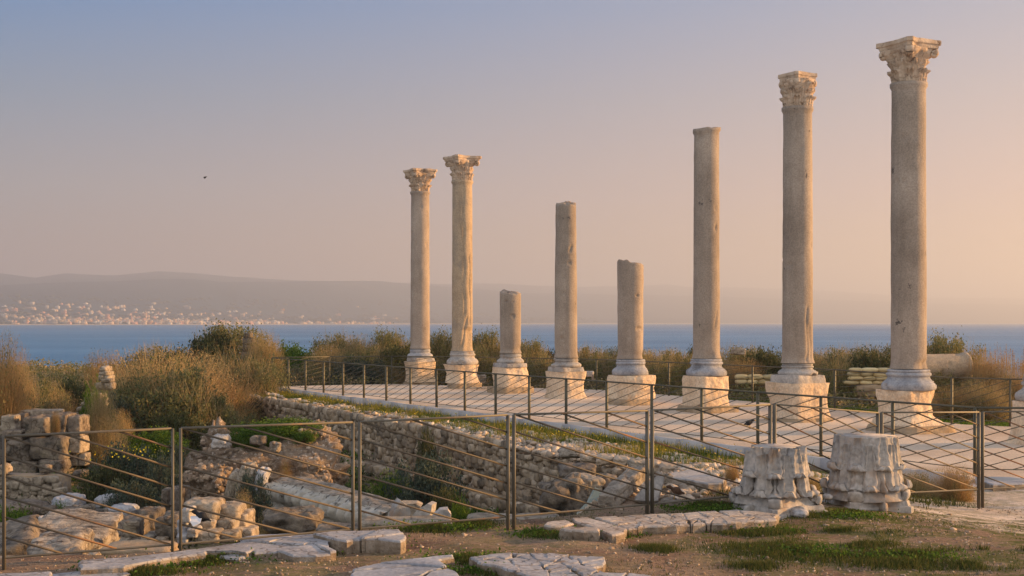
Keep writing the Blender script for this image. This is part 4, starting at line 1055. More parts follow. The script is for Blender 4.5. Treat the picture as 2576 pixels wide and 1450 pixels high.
# fluted eroded wall
def fluted():
    A = np.array([-4.12, 22.0]); B = np.array([-1.78, 18.3]); L = np.linalg.norm(B-A); d = (B-A)/L; n = np.array((d[1], -d[0])); n = n if n[1] < 0 else -n
    nu, nv = 420, 60; s = np.linspace(0, 1, nu); prof = np.linspace(0, 1, nv); SS, PP = np.meshgrid(s, prof)
    x = SS*L; f = np.abs(np.sin(x*math.pi/.34+.5*fbm(xyz(x, x*0), 1.5, 2, 2)+.25*PP))**.9
    H = .85; v = PP; z = np.where(v < .72, v/.72*H, H+0*v); outw = np.where(v < .72, .0, -(v-.72)/.28*.55)
    lob = .22*f*(1-.55*sm((v-.62)/.10)); lob = lob-.10*np.exp(-((v-.40)/.05)**2)*(.4+.6*f)+.05*np.exp(-((v-.25)/.12)**2)+.05*np.exp(-((v-.56)/.08)**2)
    o = outw+lob*(v < .8)+.02; z = z-.05*np.exp(-((v-.72)/.03)**2); C = xyz(x, o*3, z)
    nz_ = fbm(C, 3, 6, 4); o = o+.02*nz_; z = z+.025*nz_*(v > .3)+.04*fbm(C, .7, 2, 2)*(v > .5)
    X = A[0]+d[0]*x+n[0]*o; Y = A[1]+d[1]*x+n[1]*o
    V = np.stack([X, Y, z-1.30], -1).reshape(-1, 3); o0 = np.array([A[0], A[1], -1.3])
    F = gridF(nu, nv); fc = f[:-1, :-1].ravel(); vc = v[:-1, :-1].ravel(); nzz = nz_[:-1, :-1].ravel()
    mi = np.where(vc > .74, 2, np.where((fc < .30+.25*nzz) & (vc > .42+.2*nzz), 1, 0))  # crease faces get a darker colour: black lichen plus painted-in crevice shade
    bk = MB(); bk.add(V-o0, F); hb = .53; mi = list(mi)+[0]*6
    for e in (0, nu-1):
        pass
    q = [A-n*hb, B-n*hb, B-n*.0, A-n*.0]; BV = np.array([[*(p), zz] for zz in (-1.35, -.48) for p in q])-o0; bk.add(BV, BOXF)
    V, F = bk.get(); o = ob('fluted_wall', V, F, [M['fluted'], M['lichenshade'], M['ruinpale']], loc=o0, smooth=True, midx=mi)
    setp(o, 'long low row of weathered fluted drums, stained black, behind the second railing panel', 'stone wall')
fluted()
stone_at(668,802,1282,1340,17.2,.8,'ruin','black and white stained rock in front of the fluted row', box=.5, rough=.22, n=14)
stone_at(800,930,1322,1352,15.5,.6,'ruin','low rough stone at the foot of the fluted row, left of the second railing joint', box=.5, rough=.2)
def shard(pts, th, D, mat, label, name='marble_shard', lean=(0, 0, 0), cat='stone', seed=1):
    if D == 0: D = autoD(np.mean([x for x, y in pts]), max(y for x, y in pts))-.05
    P0 = [P(x, y, D) for x, y in pts]; c = sum(P0, Vector())/len(P0); n = len(P0)
    pp = []
    for i in range(n):
        a, b = P0[i], P0[(i+1) % n]; m = max(2, int((b-a).length/.06))
        for j in range(m): pp.append(np.array(a+(b-a)*j/m))
    pp = np.array(pp)-np.array(c); d = fbm(pp*1.0, 7, seed, 3)[:, None]*.012; k = pp/(np.linalg.norm(pp, axis=1)[:, None]+1e-6); pp = pp+k*d
    V = []
    for (yy, s) in ((-th/2+.02, .90), (-th/2, .965)) if False else ((-th/2, .93), (-th/2+.02, .99), (th/2-.02, 1.0), (th/2, .93)):
        q = pp*s; q[:, 1] = yy+.01*fbm(pp, 5, seed+3, 2); V.append(q)
    m = len(pp); V = np.concatenate(V); F = []
    for r in range(3):
        for j in range(m): F.append((r*m+(j+1) % m, r*m+j, (r+1)*m+j, (r+1)*m+(j+1) % m))
    F.append(tuple(range(m))); F.append(tuple(range(4*m-1, 3*m-1, -1)))
    o = ob(name, V, F, M[mat], loc=c, rot=lean); return setp(o, label, cat)
shard([(978,1309),(990,1272),(1002,1253),(1012,1262),(1022,1270),(1029,1288),(1020,1311)], .22, 14.3, 'marble', 'pointed white marble shard, left of three standing behind the railing', lean=(0,0,.3), seed=1)
shard([(1033,1310),(1052,1283),(1064,1272),(1083,1262),(1095,1266),(1093,1285),(1080,1310)], .2, 14.3, 'marble', 'slanting white marble shard, middle of three standing behind the railing', lean=(0,0,-.2), seed=2)
shard([(1077,1313),(1092,1290),(1106,1279),(1126,1278),(1134,1290),(1133,1312)], .2, 14.0, 'marble', 'lowest rounded marble shard, right of three standing behind the railing', lean=(0,0,.1), seed=3)
shard([(1010,1262),(1050,1262),(1062,1270),(1040,1300),(1005,1300)], .3, 15.5, 'ruinpale', 'tan boulder behind the three standing marble shards', seed=4)
stone_at(905,1135,1305,1330,12.9,.5,'ruinpale','low ledge of rough stone carrying the three marble shards', box=.6, rough=.15, n=14)
stone_at(960,1030,1328,1345,11.9,.3,'footing','earthy stone at the right end of the thick pale slab', box=.5, rough=.2)
stone_at(1178,1290,1296,1314,12.4,.4,'ruinpale','flat low rock at the rim of the pit, left of the middle railing joint', box=.6, rough=.12)
stone_at(1296,1405,1296,1313,12.6,.4,'ruinpale','flat low rock at the rim of the pit, right of the middle railing joint', box=.6, rough=.12)
GD = 'fallen blocks at the right end of the pit'
stone_at(1366,1476,1203,1310,15.6,.9,'ruin','largest dark boulder of the heap at the end of the retaining wall', box=.45, rough=.2, n=16, group=GD, rot=(0,-.25,0))
stone_at(1408,1496,1168,1204,17.3,.7,'ruin','long flat boulder on top of the heap at the end of the retaining wall', box=.66, rough=.14, n=12, group=GD)
stone_at(1450,1496,1196,1243,16.2,.5,'ruinpale','square brown block wedged in the heap above the green marble plank', box=.84, rough=.09, rot=(.1,.12,.5), group=GD)
stone_at(1498,1560,1203,1252,16.4,.7,'ruin','dark boulder behind the lit beam in the heap', box=.55, rough=.16, group=GD)
shard([(1425,1330),(1440,1298),(1476,1262),(1502,1226),(1512,1228),(1520,1238),(1521,1258),(1506,1290),(1490,1330)], .12, 13.6, 'greenmarble', 'leaning green marble plank behind the railing, right of the middle joint', name='marble_plank', lean=(-.5,0,.25), cat='slab', seed=6)
def beam(a, b, Da, Db, w, h, mat, label, name='stone_beam', seed=1, cat='stone'):
    A = P(*a, Da); B = P(*b, Db); L = (B-A).length; V, F = rockV((L, w, h), seed, .9, .12, 14, 2.0)
    q = (B-A).to_track_quat('X', 'Z'); o = ob(name, V, F, M[mat], loc=(A+B)/2, rot=q.to_euler()); return setp(o, label, cat)
beam((1524,1264), (1610,1188), autoD(1530, 1275)+.1, autoD(1530, 1275)+1.1, .18, .16, 'ruinpale', 'sunlit square stone beam leaning up to the right in the heap', seed=3)
shard([(1598,1262),(1600,1250),(1634,1213),(1652,1200),(1672,1199),(1670,1214),(1655,1262)], .10, 0, 'marble', 'thin white marble slab leaning behind the railing, left of the flat white slab', name='marble_plank', lean=(-.25,0,-.15), cat='slab', seed=8)
stone_at(1545,1572,1240,1262,0,.25,'marble','white lump beside the foot of the sunlit stone beam', box=.5)
stone_at(1645,1690,1190,1222,0,.3,'ruinpale','brown pointed rock at the left end of the flat white slab', box=.4, rough=.2)
stone_at(1715,1745,1174,1194,16.6,.25,'marble','rounded white stone sitting on the flat white slab', box=.5, rough=.15)
stone_at(1665,1712,1255,1274,0,.25,'ruinpale','small rounded rock with a brown bird perched on it', box=.4, rough=.15)
stone_at(1505,1528,1336,1352,11.2,.16,'ruinpale','single small angular stone in front of the slanting slab', box=.4, rough=.3)
stone_at(2073,2092,1243,1257,13.0,.2,'marble','small white ball-like stone between the two fallen capitals', box=.2, rough=.05)
stone_at(1985,2030,1278,1302,11.95,.3,'bmarble','grey rounded boulder resting against the front of the left fallen capital', box=.3, rough=.1, smooth=True)
GE = 'rough stones along the top of the retaining wall'
for i, (x0, x1, y0, y1, D, w) in enumerate([(1405,1468,1128,1150,20.8,'long flat one at its left'), (1462,1500,1142,1163,20.3,'second from the left'), (1500,1545,1144,1168,20,'third, broad brown one'), (1545,1580,1150,1172,19.8,'fourth, brown one'),
        (1582,1625,1158,1184,19.4,'pale paired one in the middle'), (1625,1660,1160,1192,19,'one behind the fourth railing joint'), (1658,1708,1166,1192,18.6,'brown long one right of the joint'), (1705,1745,1172,1190,18.2,'last one near the flat white slab')]):
    stone_at(x0, x1, y0, y1, D, .45, 'ruinpale' if i in (0, 4) else 'rubble', 'rough stone along the retaining wall edge, '+w, box=.6, rough=.16, group=GE)
# pillars and cairns in the bushes
def cairn(rows, D, label, seed, mat='ruinpale'):
    x0, x1, y0, y1 = rows[-1][0], rows[-1][1], rows[0][2], rows[-1][3]; b = np.array(P((x0+x1)/2, y1, D))
    mb = MB(); r = np.random.default_rng(seed)
    for (a, c, d, e) in rows:
        k = max(1, int((c-a)/14))
        for j in range(k):
            xa = a+(c-a)*j/k; xb = a+(c-a)*(j+1)/k; V, F = rockV(((xb-xa)*D/FPX*1.05, .5, (e-d)*D/FPX*1.06), int(r.integers(1, 999)), .7, .14, 5)
            mb.add(V+np.array(P((xa+xb)/2, (d+e)/2, D)), F)
    V, F = mb.get(); return setp(ob('stone_stack', V-b, F, M[mat], loc=b), label, 'stone stack')
cairn([(258,276,921,934),(256,280,934,944),(254,283,943,958)], 30, 'pale pointed stone pillar remnant standing in the dry brown bush at left', 3)
cairn([(262,283,953,962),(248,286,962,980)], 29.7, 'heap of sunlit pale stones under the pointed stone pillar remnant', 4)
cairn([(222,262,990,1001),(220,266,1001,1012),(212,266,1012,1024),(200,262,1024,1036),(196,258,1036,1052),(196,260,1050,1066)], 31, 'stub of rubble masonry with a green tuft on top, in the bushes at left', 5)
cairn([(490,512,1004,1014),(488,520,1014,1030)], 38, 'small group of stones in the shade below the dry bushes, left of the retaining wall', 6)
cairn([(616,634,838,850),(613,640,850,866),(612,642,866,884),(610,645,884,905)], 47.2, 'cairn of dark stones on the skyline between the bushes', 7, 'ruin')
cairn([(262,290,1072,1084),(250,285,1084,1102)], 31.5, 'pale stones in the greenery behind the first railing panel', 8)
cairn([(2,18,1062,1080),(0,20,1080,1096)], 30, 'pale stones at the very left edge among bright leaves', 9)
# sandbag walls and fallen shaft beyond the terrace
def bags(px0, px1, ytop, ybot, D, rows, label, seed):
    a = P(px0, ybot, D); b = P(px1, ybot, D); root_z = CZ-(ybot-HY)/FPX*D
    H = (ybot-ytop)/FPX*D; L = (px1-px0)/FPX*D; mb = MB(); r = np.random.default_rng(seed)
    for k in range(rows):
        x = -r.uniform(0, .15)+k*.06
        while x < L-.1-k*.05:
            w = r.uniform(.34, .5); V, F = rockV((w, .36, H/rows*1.15), int(r.integers(1, 999)), .35, .06, 6, 1.2)
            mb.add(V+np.array([x+w/2, r.uniform(-.04, .04), H*(k+.5)/rows]), F); x += w*.93
    V, F = mb.get(); return setp(ob('sandbag_wall', V, F, M['bags'], loc=(a.x, D, root_z), smooth=True), label, 'sandbag wall')
bags(2127, 2232, 926, 968, 37.5, 4, 'low wall of yellowish sandbags left of the nearest whole column', 1)
bags(2330, 2425, 925, 978, 34.5, 4, 'yellowish sandbags stacked under the fallen column shaft at right', 2)
bags(1850, 1945, 943, 967, 39, 2, 'lowest line of yellow sandbags seen left of the square-plinthed column', 3)
def fallen():
    L = 1.9; V, F = shaftV(.36, .36, L, 77, nu=48, nv=50); V = V[:, [2, 1, 0]]*np.array([1, 1, -1]); c = P(2428, 924, 34.3)
    o = ob('fallen_shaft', V-np.array([L, 0, 0]), F, M['granite2'], loc=c, rot=(0, 0, .22), smooth=True)
    setp(o, 'fallen column shaft lying on sandbags behind the nearest whole column', 'column shaft')
fallen()
stone_at(2150,2240,968,1000,37.2,.9,'footing','brown earthy stone ledge under the sandbags left of the nearest whole column', box=.6, rough=.15)
stone_at(1842,1872,878,892,40,.5,'ruinpale','pale block in the bushes right of the tall column without capital', box=.8)
stone_at(1474,1493,934,948,40,.4,'marble','small white stone left of the pedestal with the chipped blue-grey base', box=.7)
stone_at(1757-268,1493,943,960,39.5,.4,'ruinpale','small brown stone under a white one by the back railing', box=.7)
stone_at(1190,1222,944,965,45.5,.5,'ruinpale','brown block low between second and third columns', box=.8)
stone_at(1760,1800,938,972,41,.5,'footing','brown block behind the railing left of the tall column without capital', box=.8)
stone_at(1183,1225,975,978,42,.3,'ruinpale','pale strip of stone on the terrace edge behind the third column', box=.8)

# ------------------------------------------------------------------ birds
def bird(x, y, D, label, body='feather_brown', size=.12, wings=False, heading=0., wing_mat=None):
    p = P(x, y, D); root = empty('bird', p, label, 'bird', rz=heading)
    t = np.linspace(0, 1, 15); rr = np.array([.0, .1, .15, .17, .13, .16, .26, .33, .36, .33, .27, .18, .11, .09, .02])*size
    px = np.linspace(.62, -.95, 15)*size; pz = np.interp(t, [0, .2, .35, .7, 1], [.42, .42, .25, .0, -.12])*size
    V, F = tubeV(np.column_stack([px, px*0, pz]), np.maximum(rr, .002), 10); ob('body', V, F, M[body], root, smooth=True)
    V, F = tubeV([(px[0]-.02*size, 0, pz[0]), (px[0]+.28*size, 0, pz[0]-.05*size)], [.06*size, .008*size], 5); ob('beak', V, F, M['beak'], root)
    for sg in (-1, 1):
        if wings:
            V = np.array([(.25,.12*sg,.12),(-.35,.15*sg,.10),(-.6,.75*sg,-.25),(-.25,1.15*sg,-.45),(.15,.9*sg,-.15),(.35,.5*sg,.15)])*size
        else:
            V = np.array([(.2,.3*sg,.15),(-.1,.34*sg,-.1),(-.6,.2*sg,-.2),(-.85,.1*sg,-.1),(-.5,.26*sg,.12),(-.1,.3*sg,.24)])*size
        n = len(V); V2 = np.concatenate([V, V+np.array([0, .0, .03*size])]); F = [tuple(range(n)), tuple(range(2*n-1, n-1, -1))]+[(i, (i+1) % n, n+(i+1) % n, n+i) for i in range(n)]
        ob('wing', V2, F, M[wing_mat or body], root)
        if not wings:
            V, F = tubeV([(-.1*size, .1*sg*size, -.2*size), (-.05*size, .1*sg*size, -.62*size)], .03*size, 5); ob('leg', V, F, M['beak'], root)
    return root
bird(1694,1238,autoD(1690, 1274)+.1,'brown bird with a dark head perched on the small rounded rock behind the railing', size=.12, heading=math.pi*.95)
bird(1700,1202,16.5,'dark little bird half hidden at the near edge of the flat white slab', body='feather_black', size=.13, heading=math.pi)
bird(500,1303,13.6,'black and white bird flying in front of the pale stone pile', body='feather_black', size=.15, wings=True, heading=math.pi*.9, wing_mat='feather_white')
bird(1888,1066,24.5,'dark pigeon standing on the terrace between the two rightmost tall columns without and with capital', body='feather_black', size=.15, heading=.2)
bird(517,447,60,'tiny bird gliding high in the sky at left', body='feather_black', size=.11, wings=True, heading=.3)

# ------------------------------------------------------------------ vegetation
def leavesV(c, size, r, flatn=.0, asp=.45):
    n = len(c); a = r.normal(size=(n, 3)); a /= np.linalg.norm(a, axis=1)[:, None]; b = r.normal(size=(n, 3)); b -= (b*a).sum(1)[:, None]*a; b /= np.linalg.norm(b, axis=1)[:, None]
    s = (size*r.uniform(.6, 1.4, n))[:, None]; a = a*s; b = b*s*asp
    V = np.stack([c-a, c-b, c+a, c+b], 1).reshape(-1, 3); F = np.arange(n*4).reshape(-1, 4); return V, F
def stemsV(base, tip, w, r, bend=.15, seg=3):
    n = len(base); d = tip-base; side = np.cross(d, r.normal(size=(n, 3))); side /= np.linalg.norm(side, axis=1)[:, None]+1e-9
    bd = r.normal(size=(n, 3))*bend*np.linalg.norm(d, axis=1)[:, None]; L = []
    for k in range(seg+1):
        t = k/seg; c = base+d*t+bd*(t*(1-t)); ww = w*(1-.8*t); L.append(c-side*ww); L.append(c+side*ww)
    V = np.stack(L, 1).reshape(-1, 3); m = 2*(seg+1); b = np.arange(n)[:, None]*m
    F = np.concatenate([np.stack([b[:, 0]+2*k, b[:, 0]+2*k+1, b[:, 0]+2*k+3, b[:, 0]+2*k+2], -1) for k in range(seg)]); return V, F
def proto(kind, seed):
    r = np.random.default_rng(seed); leaf = None; twig = []
    def dome(n, lo=.75, hi=1.0, ext=1.0):
        a = r.uniform(0, 2*math.pi, n); e = np.arcsin(r.uniform(0, 1, n)**.8); q = r.uniform(lo, hi, n)*ext
        q = q/((np.cos(e)**3.2+np.sin(e)**3.2)**(1/3.2)); return np.stack([np.cos(a)*np.cos(e)*q, np.sin(a)*np.cos(e)*q, np.sin(e)*q*.96], -1)
    if kind in ('olive', 'teal', 'dark', 'green'):
        nc, per = {'olive': (110, 150), 'teal': (85, 160), 'dark': (75, 130), 'green': (130, 70)}[kind]
        cc = dome(nc, .5, .95); cc *= (1+.22*vnoise(cc, 1.6, seed))[:, None]
        c = (cc[:, None]+r.normal(size=(nc, per, 3))*.085).reshape(-1, 3); c = c[c[:, 2] > -.05]
        ls = {'olive': .025, 'teal': .029, 'dark': .036, 'green': .036}[kind]
        leaf = leavesV(c, ls, r)
        base = r.normal(size=(nc, 3))*np.array([.12, .12, 0]); twig.append(stemsV(base, cc, .012, r))
        nn = {'olive': 1100, 'teal': 160, 'dark': 200, 'green': 0}[kind]
        if nn:
            b = dome(nn, .55, .85); t = b+dome(nn)*.25+np.array([0, 0, .14])*r.uniform(.2, 1.2, (nn, 1)); twig.append(stemsV(b, t, .0042, r, .2))
        lm, tm = kind, 'twig' if kind != 'olive' else 'dry'
    elif kind in ('dry', 'dryred', 'straw'):
        n = 4600; tip = dome(n, .7, 1.08); tip[:, 2] *= r.uniform(.8, 1.1, n); b = tip*r.uniform(.0, .55, n)[:, None]*np.array([.6, .6, .5])+r.normal(size=(n, 3))*np.array([.07, .07, 0])
        b[:, 2] = np.maximum(b[:, 2], 0); twig.append(stemsV(b, tip, .0045, r, .16, 3))
        nc = 100; cc = dome(nc, .35, .88); c = (cc[:, None]+r.normal(size=(nc, 95, 3))*.10).reshape(-1, 3)
        leaf = leavesV(c, .0185, r); lm, tm = ('olive', kind)
        n2 = 5200; c2 = dome(n2, .75, 1.1); L2_ = leavesV(c2, .0125, r, asp=.3); twig.append((L2_[0], L2_[1]))
    elif kind == 'reed':
        n = 900; b = np.stack([r.uniform(-1, 1, n), r.uniform(-1, 1, n), np.zeros(n)], -1); t = b+np.stack([r.normal(0, .10, n), r.normal(0, .10, n), r.uniform(.45, 1.0, n)], -1)
        twig.append(stemsV(b, t, .007, r, .05)); nt = 160; k = r.choice(n, nt, False); tt = t[k]; tt[:, 2] = np.maximum(tt[:, 2], .75)
        c = (tt[:, None]+r.normal(size=(nt, 26, 3))*np.array([.013, .013, .045])).reshape(-1, 3); twig.append(stemsV(b[k], tt, .006, r, .03))
        leaf = leavesV(c, .014, r); lm, tm = 'dryred', 'dry'
    root = empty('shrub', (0, 0, 0), 'x', 'shrub')
    if leaf: ob('foliage', leaf[0], leaf[1], M[lm], root)
    mb = MB(); [mb.add(*t) for t in twig]; V, F = mb.get(); ob('twigs', V, F, M[tm], root)
    return root
PROTO = {(k, i): proto(k, 100+i*13+len(k)) for k, i in [('olive', 0), ('olive', 1), ('teal', 0), ('dark', 0), ('green', 0), ('dry', 0), ('dry', 1), ('dryred', 0), ('straw', 0), ('reed', 0)]}
used_p = set(); rsh = random.Random(3)
def shrub(x, D, wpx, ytop, kind, label, sink=.12, group='bushes on the coastal ground', ry=1.0, cat='shrub', name='shrub', zb=None):
    vs = [i for (k, i) in PROTO if k == kind]; key = (kind, vs[int(x) % len(vs)]); p = P(x, 900, D); z = gz1(p.x, D) if zb is None else zb
    if gz1(p.x, D) < -.33 and zb is None: z = max(z, -.2) if float(sdf(TERR, np.array([p.x]), np.array([float(D)]))[0]) > 0 else z
    zt = CZ-(ytop-HY)/FPX*D; h = max(.12, zt-z+sink); w = wpx*D/FPX/2*(1.22 if D > 36 else 1.05)
    o = PROTO[key] if key not in used_p else copy_tree(PROTO[key]); used_p.add(key)
    o.name = name; o.location = (p.x, D, z-sink); o.rotation_euler = (0, 0, rsh.uniform(0, 6.28)); o.scale = (w, w*ry, h)
    setp(o, label, cat, group)
for a in [
 (575,51,215,822,'olive','rounded olive bush on the skyline, left of the stone cairn'),
 (520,50,130,838,'dark','dark bush at the left foot of the rounded skyline bush by the cairn'),
 (662,46.5,95,834,'dry','tall dry tawny bush just right of the skyline cairn'),
 (392,47,135,864,'olive','low domed bush on the skyline over the big straw-coloured thicket'),
 (430,45,110,885,'dark','dark bush between the low domed bush and the rounded skyline bush'),
 (262,41,108,888,'dryred','rust-brown domed bush beside the sea gap at left'),
 (320,42,110,915,'dark','small dark bush right of the rust-brown domed bush'),
 (8,29,150,852,'dryred','tall orange dry bush cut by the left edge of the photo'),
 (50,31,90,902,'dry','dry thicket right of the tall orange bush at the left edge'),
 (118,33,120,948,'olive','olive-green bush below the sea gap at left'),
 (185,37,100,955,'dark','dark green bush left of the rust-brown domed bush'),
 (60,31,190,975,'olive','pale olive thicket above the ashlar ruin'),
 (150,31,120,990,'dryred','orange-brown low bush right above the ashlar ruin'),
 (20,31,110,1010,'green','bright green leafy bush at the left edge above the ashlar ruin'),
 (400,37,300,884,'straw','largest straw-coloured fountain-shaped thicket left of centre'),
 (350,36,220,935,'olive','olive thicket on the left flank of the largest straw-coloured thicket'),
 (455,35.4,230,930,'olive','green bush at the foot of the largest straw-coloured thicket'),
 (390,34,260,1000,'dark','broad dark bush in the shade under the straw-coloured thicket'),
 (500,39,180,895,'straw','straw-coloured thicket right of the largest one'),
 (580,42,220,882,'olive','broad olive thicket under the skyline cairn'),
 (640,41,140,905,'olive','olive bush between the cairn and the left end of the terrace railing'),
 (560,38.5,190,950,'dryred','reddish brown thicket left of the retaining wall end'),
 (640,43.5,110,950,'dryred','rusty low bush touching the left end of the terrace railing'),
 (250,34,120,985,'teal','blue-green bush behind the masonry stub at left'),
 (300,31,80,1035,'straw','wispy pale dry bush right of the ashlar ruin'),
 (270,29,110,1050,'straw','pale dry grass clump leaning from the right side of the ashlar ruin'),
 (300,33.5,150,1010,'teal','blue-green bush low in front of the largest straw-coloured thicket'),
 (425,33,160,1035,'dark','dark low bush in front of the broad shaded bush behind the first railing panel'),
 (545,36,130,1000,'olive','olive bush under the reddish brown thicket left of the retaining wall'),
 (255,29.3,80,958,'dry','dry bush half hiding the pointed stone pillar remnant'),
 (490,36,200,1030,'dark','dark bush in the hollow left of the retaining wall'),
 (590,37,120,1030,'olive','shaded olive bush at the foot of the retaining wall end'),
 (722,53,95,860,'green','bright green hummock on the skyline left of the columns'),
 (765,51,120,872,'green','green leafy mound below the bright green hummock'),
 (850,52,140,836,'olive','domed olive bush on the skyline between green hummock and first column'),
 (905,51,100,846,'dry','dry bush on the skyline left of the first column'),
 (825,49,110,872,'dry','dry tawny bush in front of the domed olive bush, left of the first column'),
 (985,51,130,836,'olive','tall olive bush just left of the first column'),
 (940,49,120,868,'olive','olive bush two steps left of the first column'),
 (1010,49,110,872,'dark','dark bush behind the first column pedestal'),
 (725,47,100,920,'teal','blue-green bush behind the far corner of the terrace railing'),
 (790,48.5,120,915,'olive','grey-olive bush behind the railing left of the first column'),
 (860,48.5,130,900,'teal','blue-green bush behind the railing midway to the first column'),
 (930,48.5,120,905,'teal','blue-green bush next left of the first column pedestal'),
 (990,48.3,90,925,'dryred','rusty bush at the ground left of the first column pedestal'),
 (1105,50,100,838,'olive','olive bush filling the gap between the two leftmost columns'),
 (1090,48,70,900,'olive','low olive bush between the pedestals of the two leftmost columns'),
 (1215,50,120,838,'olive','tall olive bush between the second and third columns'),
 (1180,48,90,870,'olive','small olive bush just right of the second column'),
 (1240,48,80,900,'olive','low olive bush behind the third column pedestal'),
 (1335,49,120,862,'olive','olive bush between the stump and the medium shaft'),
 (1300,47,90,885,'olive','olive bush behind the right side of the column stump'),
 (1370,46,90,895,'olive','low olive bush left of the medium column shaft base'),
 (1478,47,120,868,'olive','olive bush right of the medium column shaft'),
 (1520,46,90,892,'olive','small olive bush left of the half-height column'),
 (1640,45,120,885,'dry','dry tawny bush right of the half-height column'),
 (1590,46,100,890,'olive','low olive bush behind the half-height column base'),
 (1710,43,110,882,'olive','olive bush left of the tall column without capital'),
 (1672,42,90,905,'olive','low olive bush between half-height column and tall column without capital'),
 (1850,44,170,868,'olive','broad olive bush right of the tall column without capital'),
 (1800,42,90,890,'dry','dry bush touching the right side of the tall column without capital'),
 (1920,42,110,880,'dark','dark green bush left of the square-plinthed column'),
 (1870,40,110,905,'dryred','brown bush low behind the railing left of the square-plinthed column'),
 (2080,41,130,880,'dry','dry brown bush right of the square-plinthed column'),
 (2160,40,160,868,'olive','broad olive bush left of the nearest whole column'),
 (2100,38,100,905,'olive','low olive bush left of the sandbag wall'),
 (2200,38.5,110,885,'dark','dark bush right behind the sandbag wall'),
 (2140,37.9,80,935,'dryred','dead brown bramble below the sandbag wall'),
 (2385,38,165,850,'olive','tallest round bush right of the nearest whole column, above the fallen shaft'),
 (2455,37,90,885,'dryred','orange dry bush at the end of the fallen shaft'),
 (2360,33.8,100,928,'olive','small green bush growing before the fallen shaft'),
 (2400,31.5,170,975,'dryred','tangled brown dead bush behind the railing, right of the nearest whole column'),
 (2480,31,140,960,'dry','dry bush behind the railing left of the last pedestal'),
 (2500,33.5,150,915,'dryred','orange thicket in front of the reeds'),
 (2440,33,90,945,'olive','greenish bush right of the stacked sandbags'),
 (2570,32,150,935,'dryred','orange thicket at the right edge of the photo'),
 (2330,30.8,80,1000,'dryred','small dead bush by the foot of the nearest whole column'),
 (345,24,210,1122,'teal','broad blue-green bush with yellow flowers behind the first railing panel'),
 (400,22.5,120,1150,'teal','blue-green bush touching the first railing joint'),
 (270,23.5,140,1165,'dark','dark bush in the shade left of the flowering blue-green bush'),
 (330,21.8,160,1215,'teal','low blue-green bush above the smooth grey stones'),
 (270,30,180,1085,'green','bright green leafy bush right of the ashlar ruin'),
 (390,31,160,1075,'green','green leafy bush behind the first railing joint'),
 (455,27,90,1118,'teal','grey-green bush left of the conglomerate mound'),
 (560,24.4,90,1090,'dryred','brown dry bush on the left shoulder of the mound'),
 (648,20.5,115,1192,'teal','dense blue-green bush at the left end of the fluted row'),
 (612,19,60,1240,'straw','leafless straw-coloured twiggy bush right of the pale stone pile'),
 (680,17.5,90,1290,'straw','wispy dry bush in front of the fluted row'),
 (648,38.9,50,998,'teal','blue-green creeper hanging over the end of the retaining wall'),
 (1060,22.6,210,1148,'teal','large dark blue-green bush in the pit against the retaining wall'),
 (990,23.5,110,1180,'green','green bush between the fluted row and the retaining wall'),
 (1130,20.5,110,1225,'dark','dark bush at the pit bottom behind the marble shards'),
 (1160,19.5,70,1245,'green','leafy green bush right of the marble shards'),
 (1075,25.0,60,1085,'dark','dark creeper climbing the retaining wall'),
 
 (30,20,120,1270,'green','green weed bush below the dark ledge at the left edge'),
 (150,20.3,50,1262,'green','green tuft on the low wall remains at left'),
 (235,30.5,70,955,'green','green leafy tuft above the masonry stub at left'),
 (718,23.2,45,1160,'dryred','rusty plant clinging to the face of the conglomerate mound'),
 (2400,16.2,110,1172,'dryred','dark red dry weed clump below the terrace railing at right'),
 (2300,16.3,150,1185,'straw','dry tawny weeds right of the rounder fallen capital'),
 (2040,14.6,50,1190,'dry','dry stalks between the two fallen capitals'),
 (1842,15.2,44,1165,'dryred','dark red dry plant left of the left fallen capital')]:
    shrub(*a)
for a in [
 (1060,52,120,850,'olive','olive bush glimpsed right behind the first column shaft'), (1150,52,110,846,'dark','dark bush behind the second column shaft'),
 (1285,51,110,860,'olive','olive bush behind the column stump'), (1405,50,110,872,'dark','dark bush behind the foot of the medium column shaft'),
 (1445,49,90,880,'dry','dry bush immediately right of the foot of the medium column shaft'), (1555,48,100,878,'olive','olive bush behind the foot of the half-height column'),
 (1610,47,90,876,'olive','olive bush immediately right of the half-height column'), (1680,46,110,876,'olive','olive bush midway between half-height column and tall column without capital'),
 (1770,45,100,875,'dark','dark bush behind the foot of the tall column without capital'), (1985,43,120,878,'olive','olive bush behind the foot of the square-plinthed column'),
 (2050,42.5,90,885,'olive','olive-brown bush immediately right of the square-plinthed column'), (2120,42,120,874,'olive','olive bush midway between the two rightmost whole columns'),
 (2235,41,120,872,'olive','olive bush hidden partly by the nearest whole column'), (2330,39.5,110,862,'olive','olive bush immediately right of the nearest whole column, behind the fallen shaft'),
 (1890,44.5,110,872,'olive','olive bush in the middle of the gap left of the square-plinthed column')]: shrub(*a)
shrub(139,27.4,26,1036,'dryred','small rusty plant growing between the top blocks of the ashlar ruin', zb=-.12, sink=.02)
shrub(2490,33.8,130,878,'reed','stand of orange feathery reeds rising over the sea, left part', cat='reeds', name='reed_clump', ry=.5)
shrub(2575,33,140,882,'reed','stand of orange feathery reeds at the right edge of the photo', cat='reeds', name='reed_clump', ry=.5)
shrub(700,24.6,250,1050,'green','low bright green cap of leaves on the conglomerate mound', zb=.02, sink=.0, ry=.5)
shrub(635,24.0,130,1080,'green','green leaves spilling over the left front of the mound top', zb=-.1, sink=.0, ry=.5)
shrub(770,24.4,90,1082,'green','green leaves at the right end of the mound top', zb=-.05, sink=.0, ry=.5)
for k, p in PROTO.items():
    if k not in used_p: print('unused proto', k)

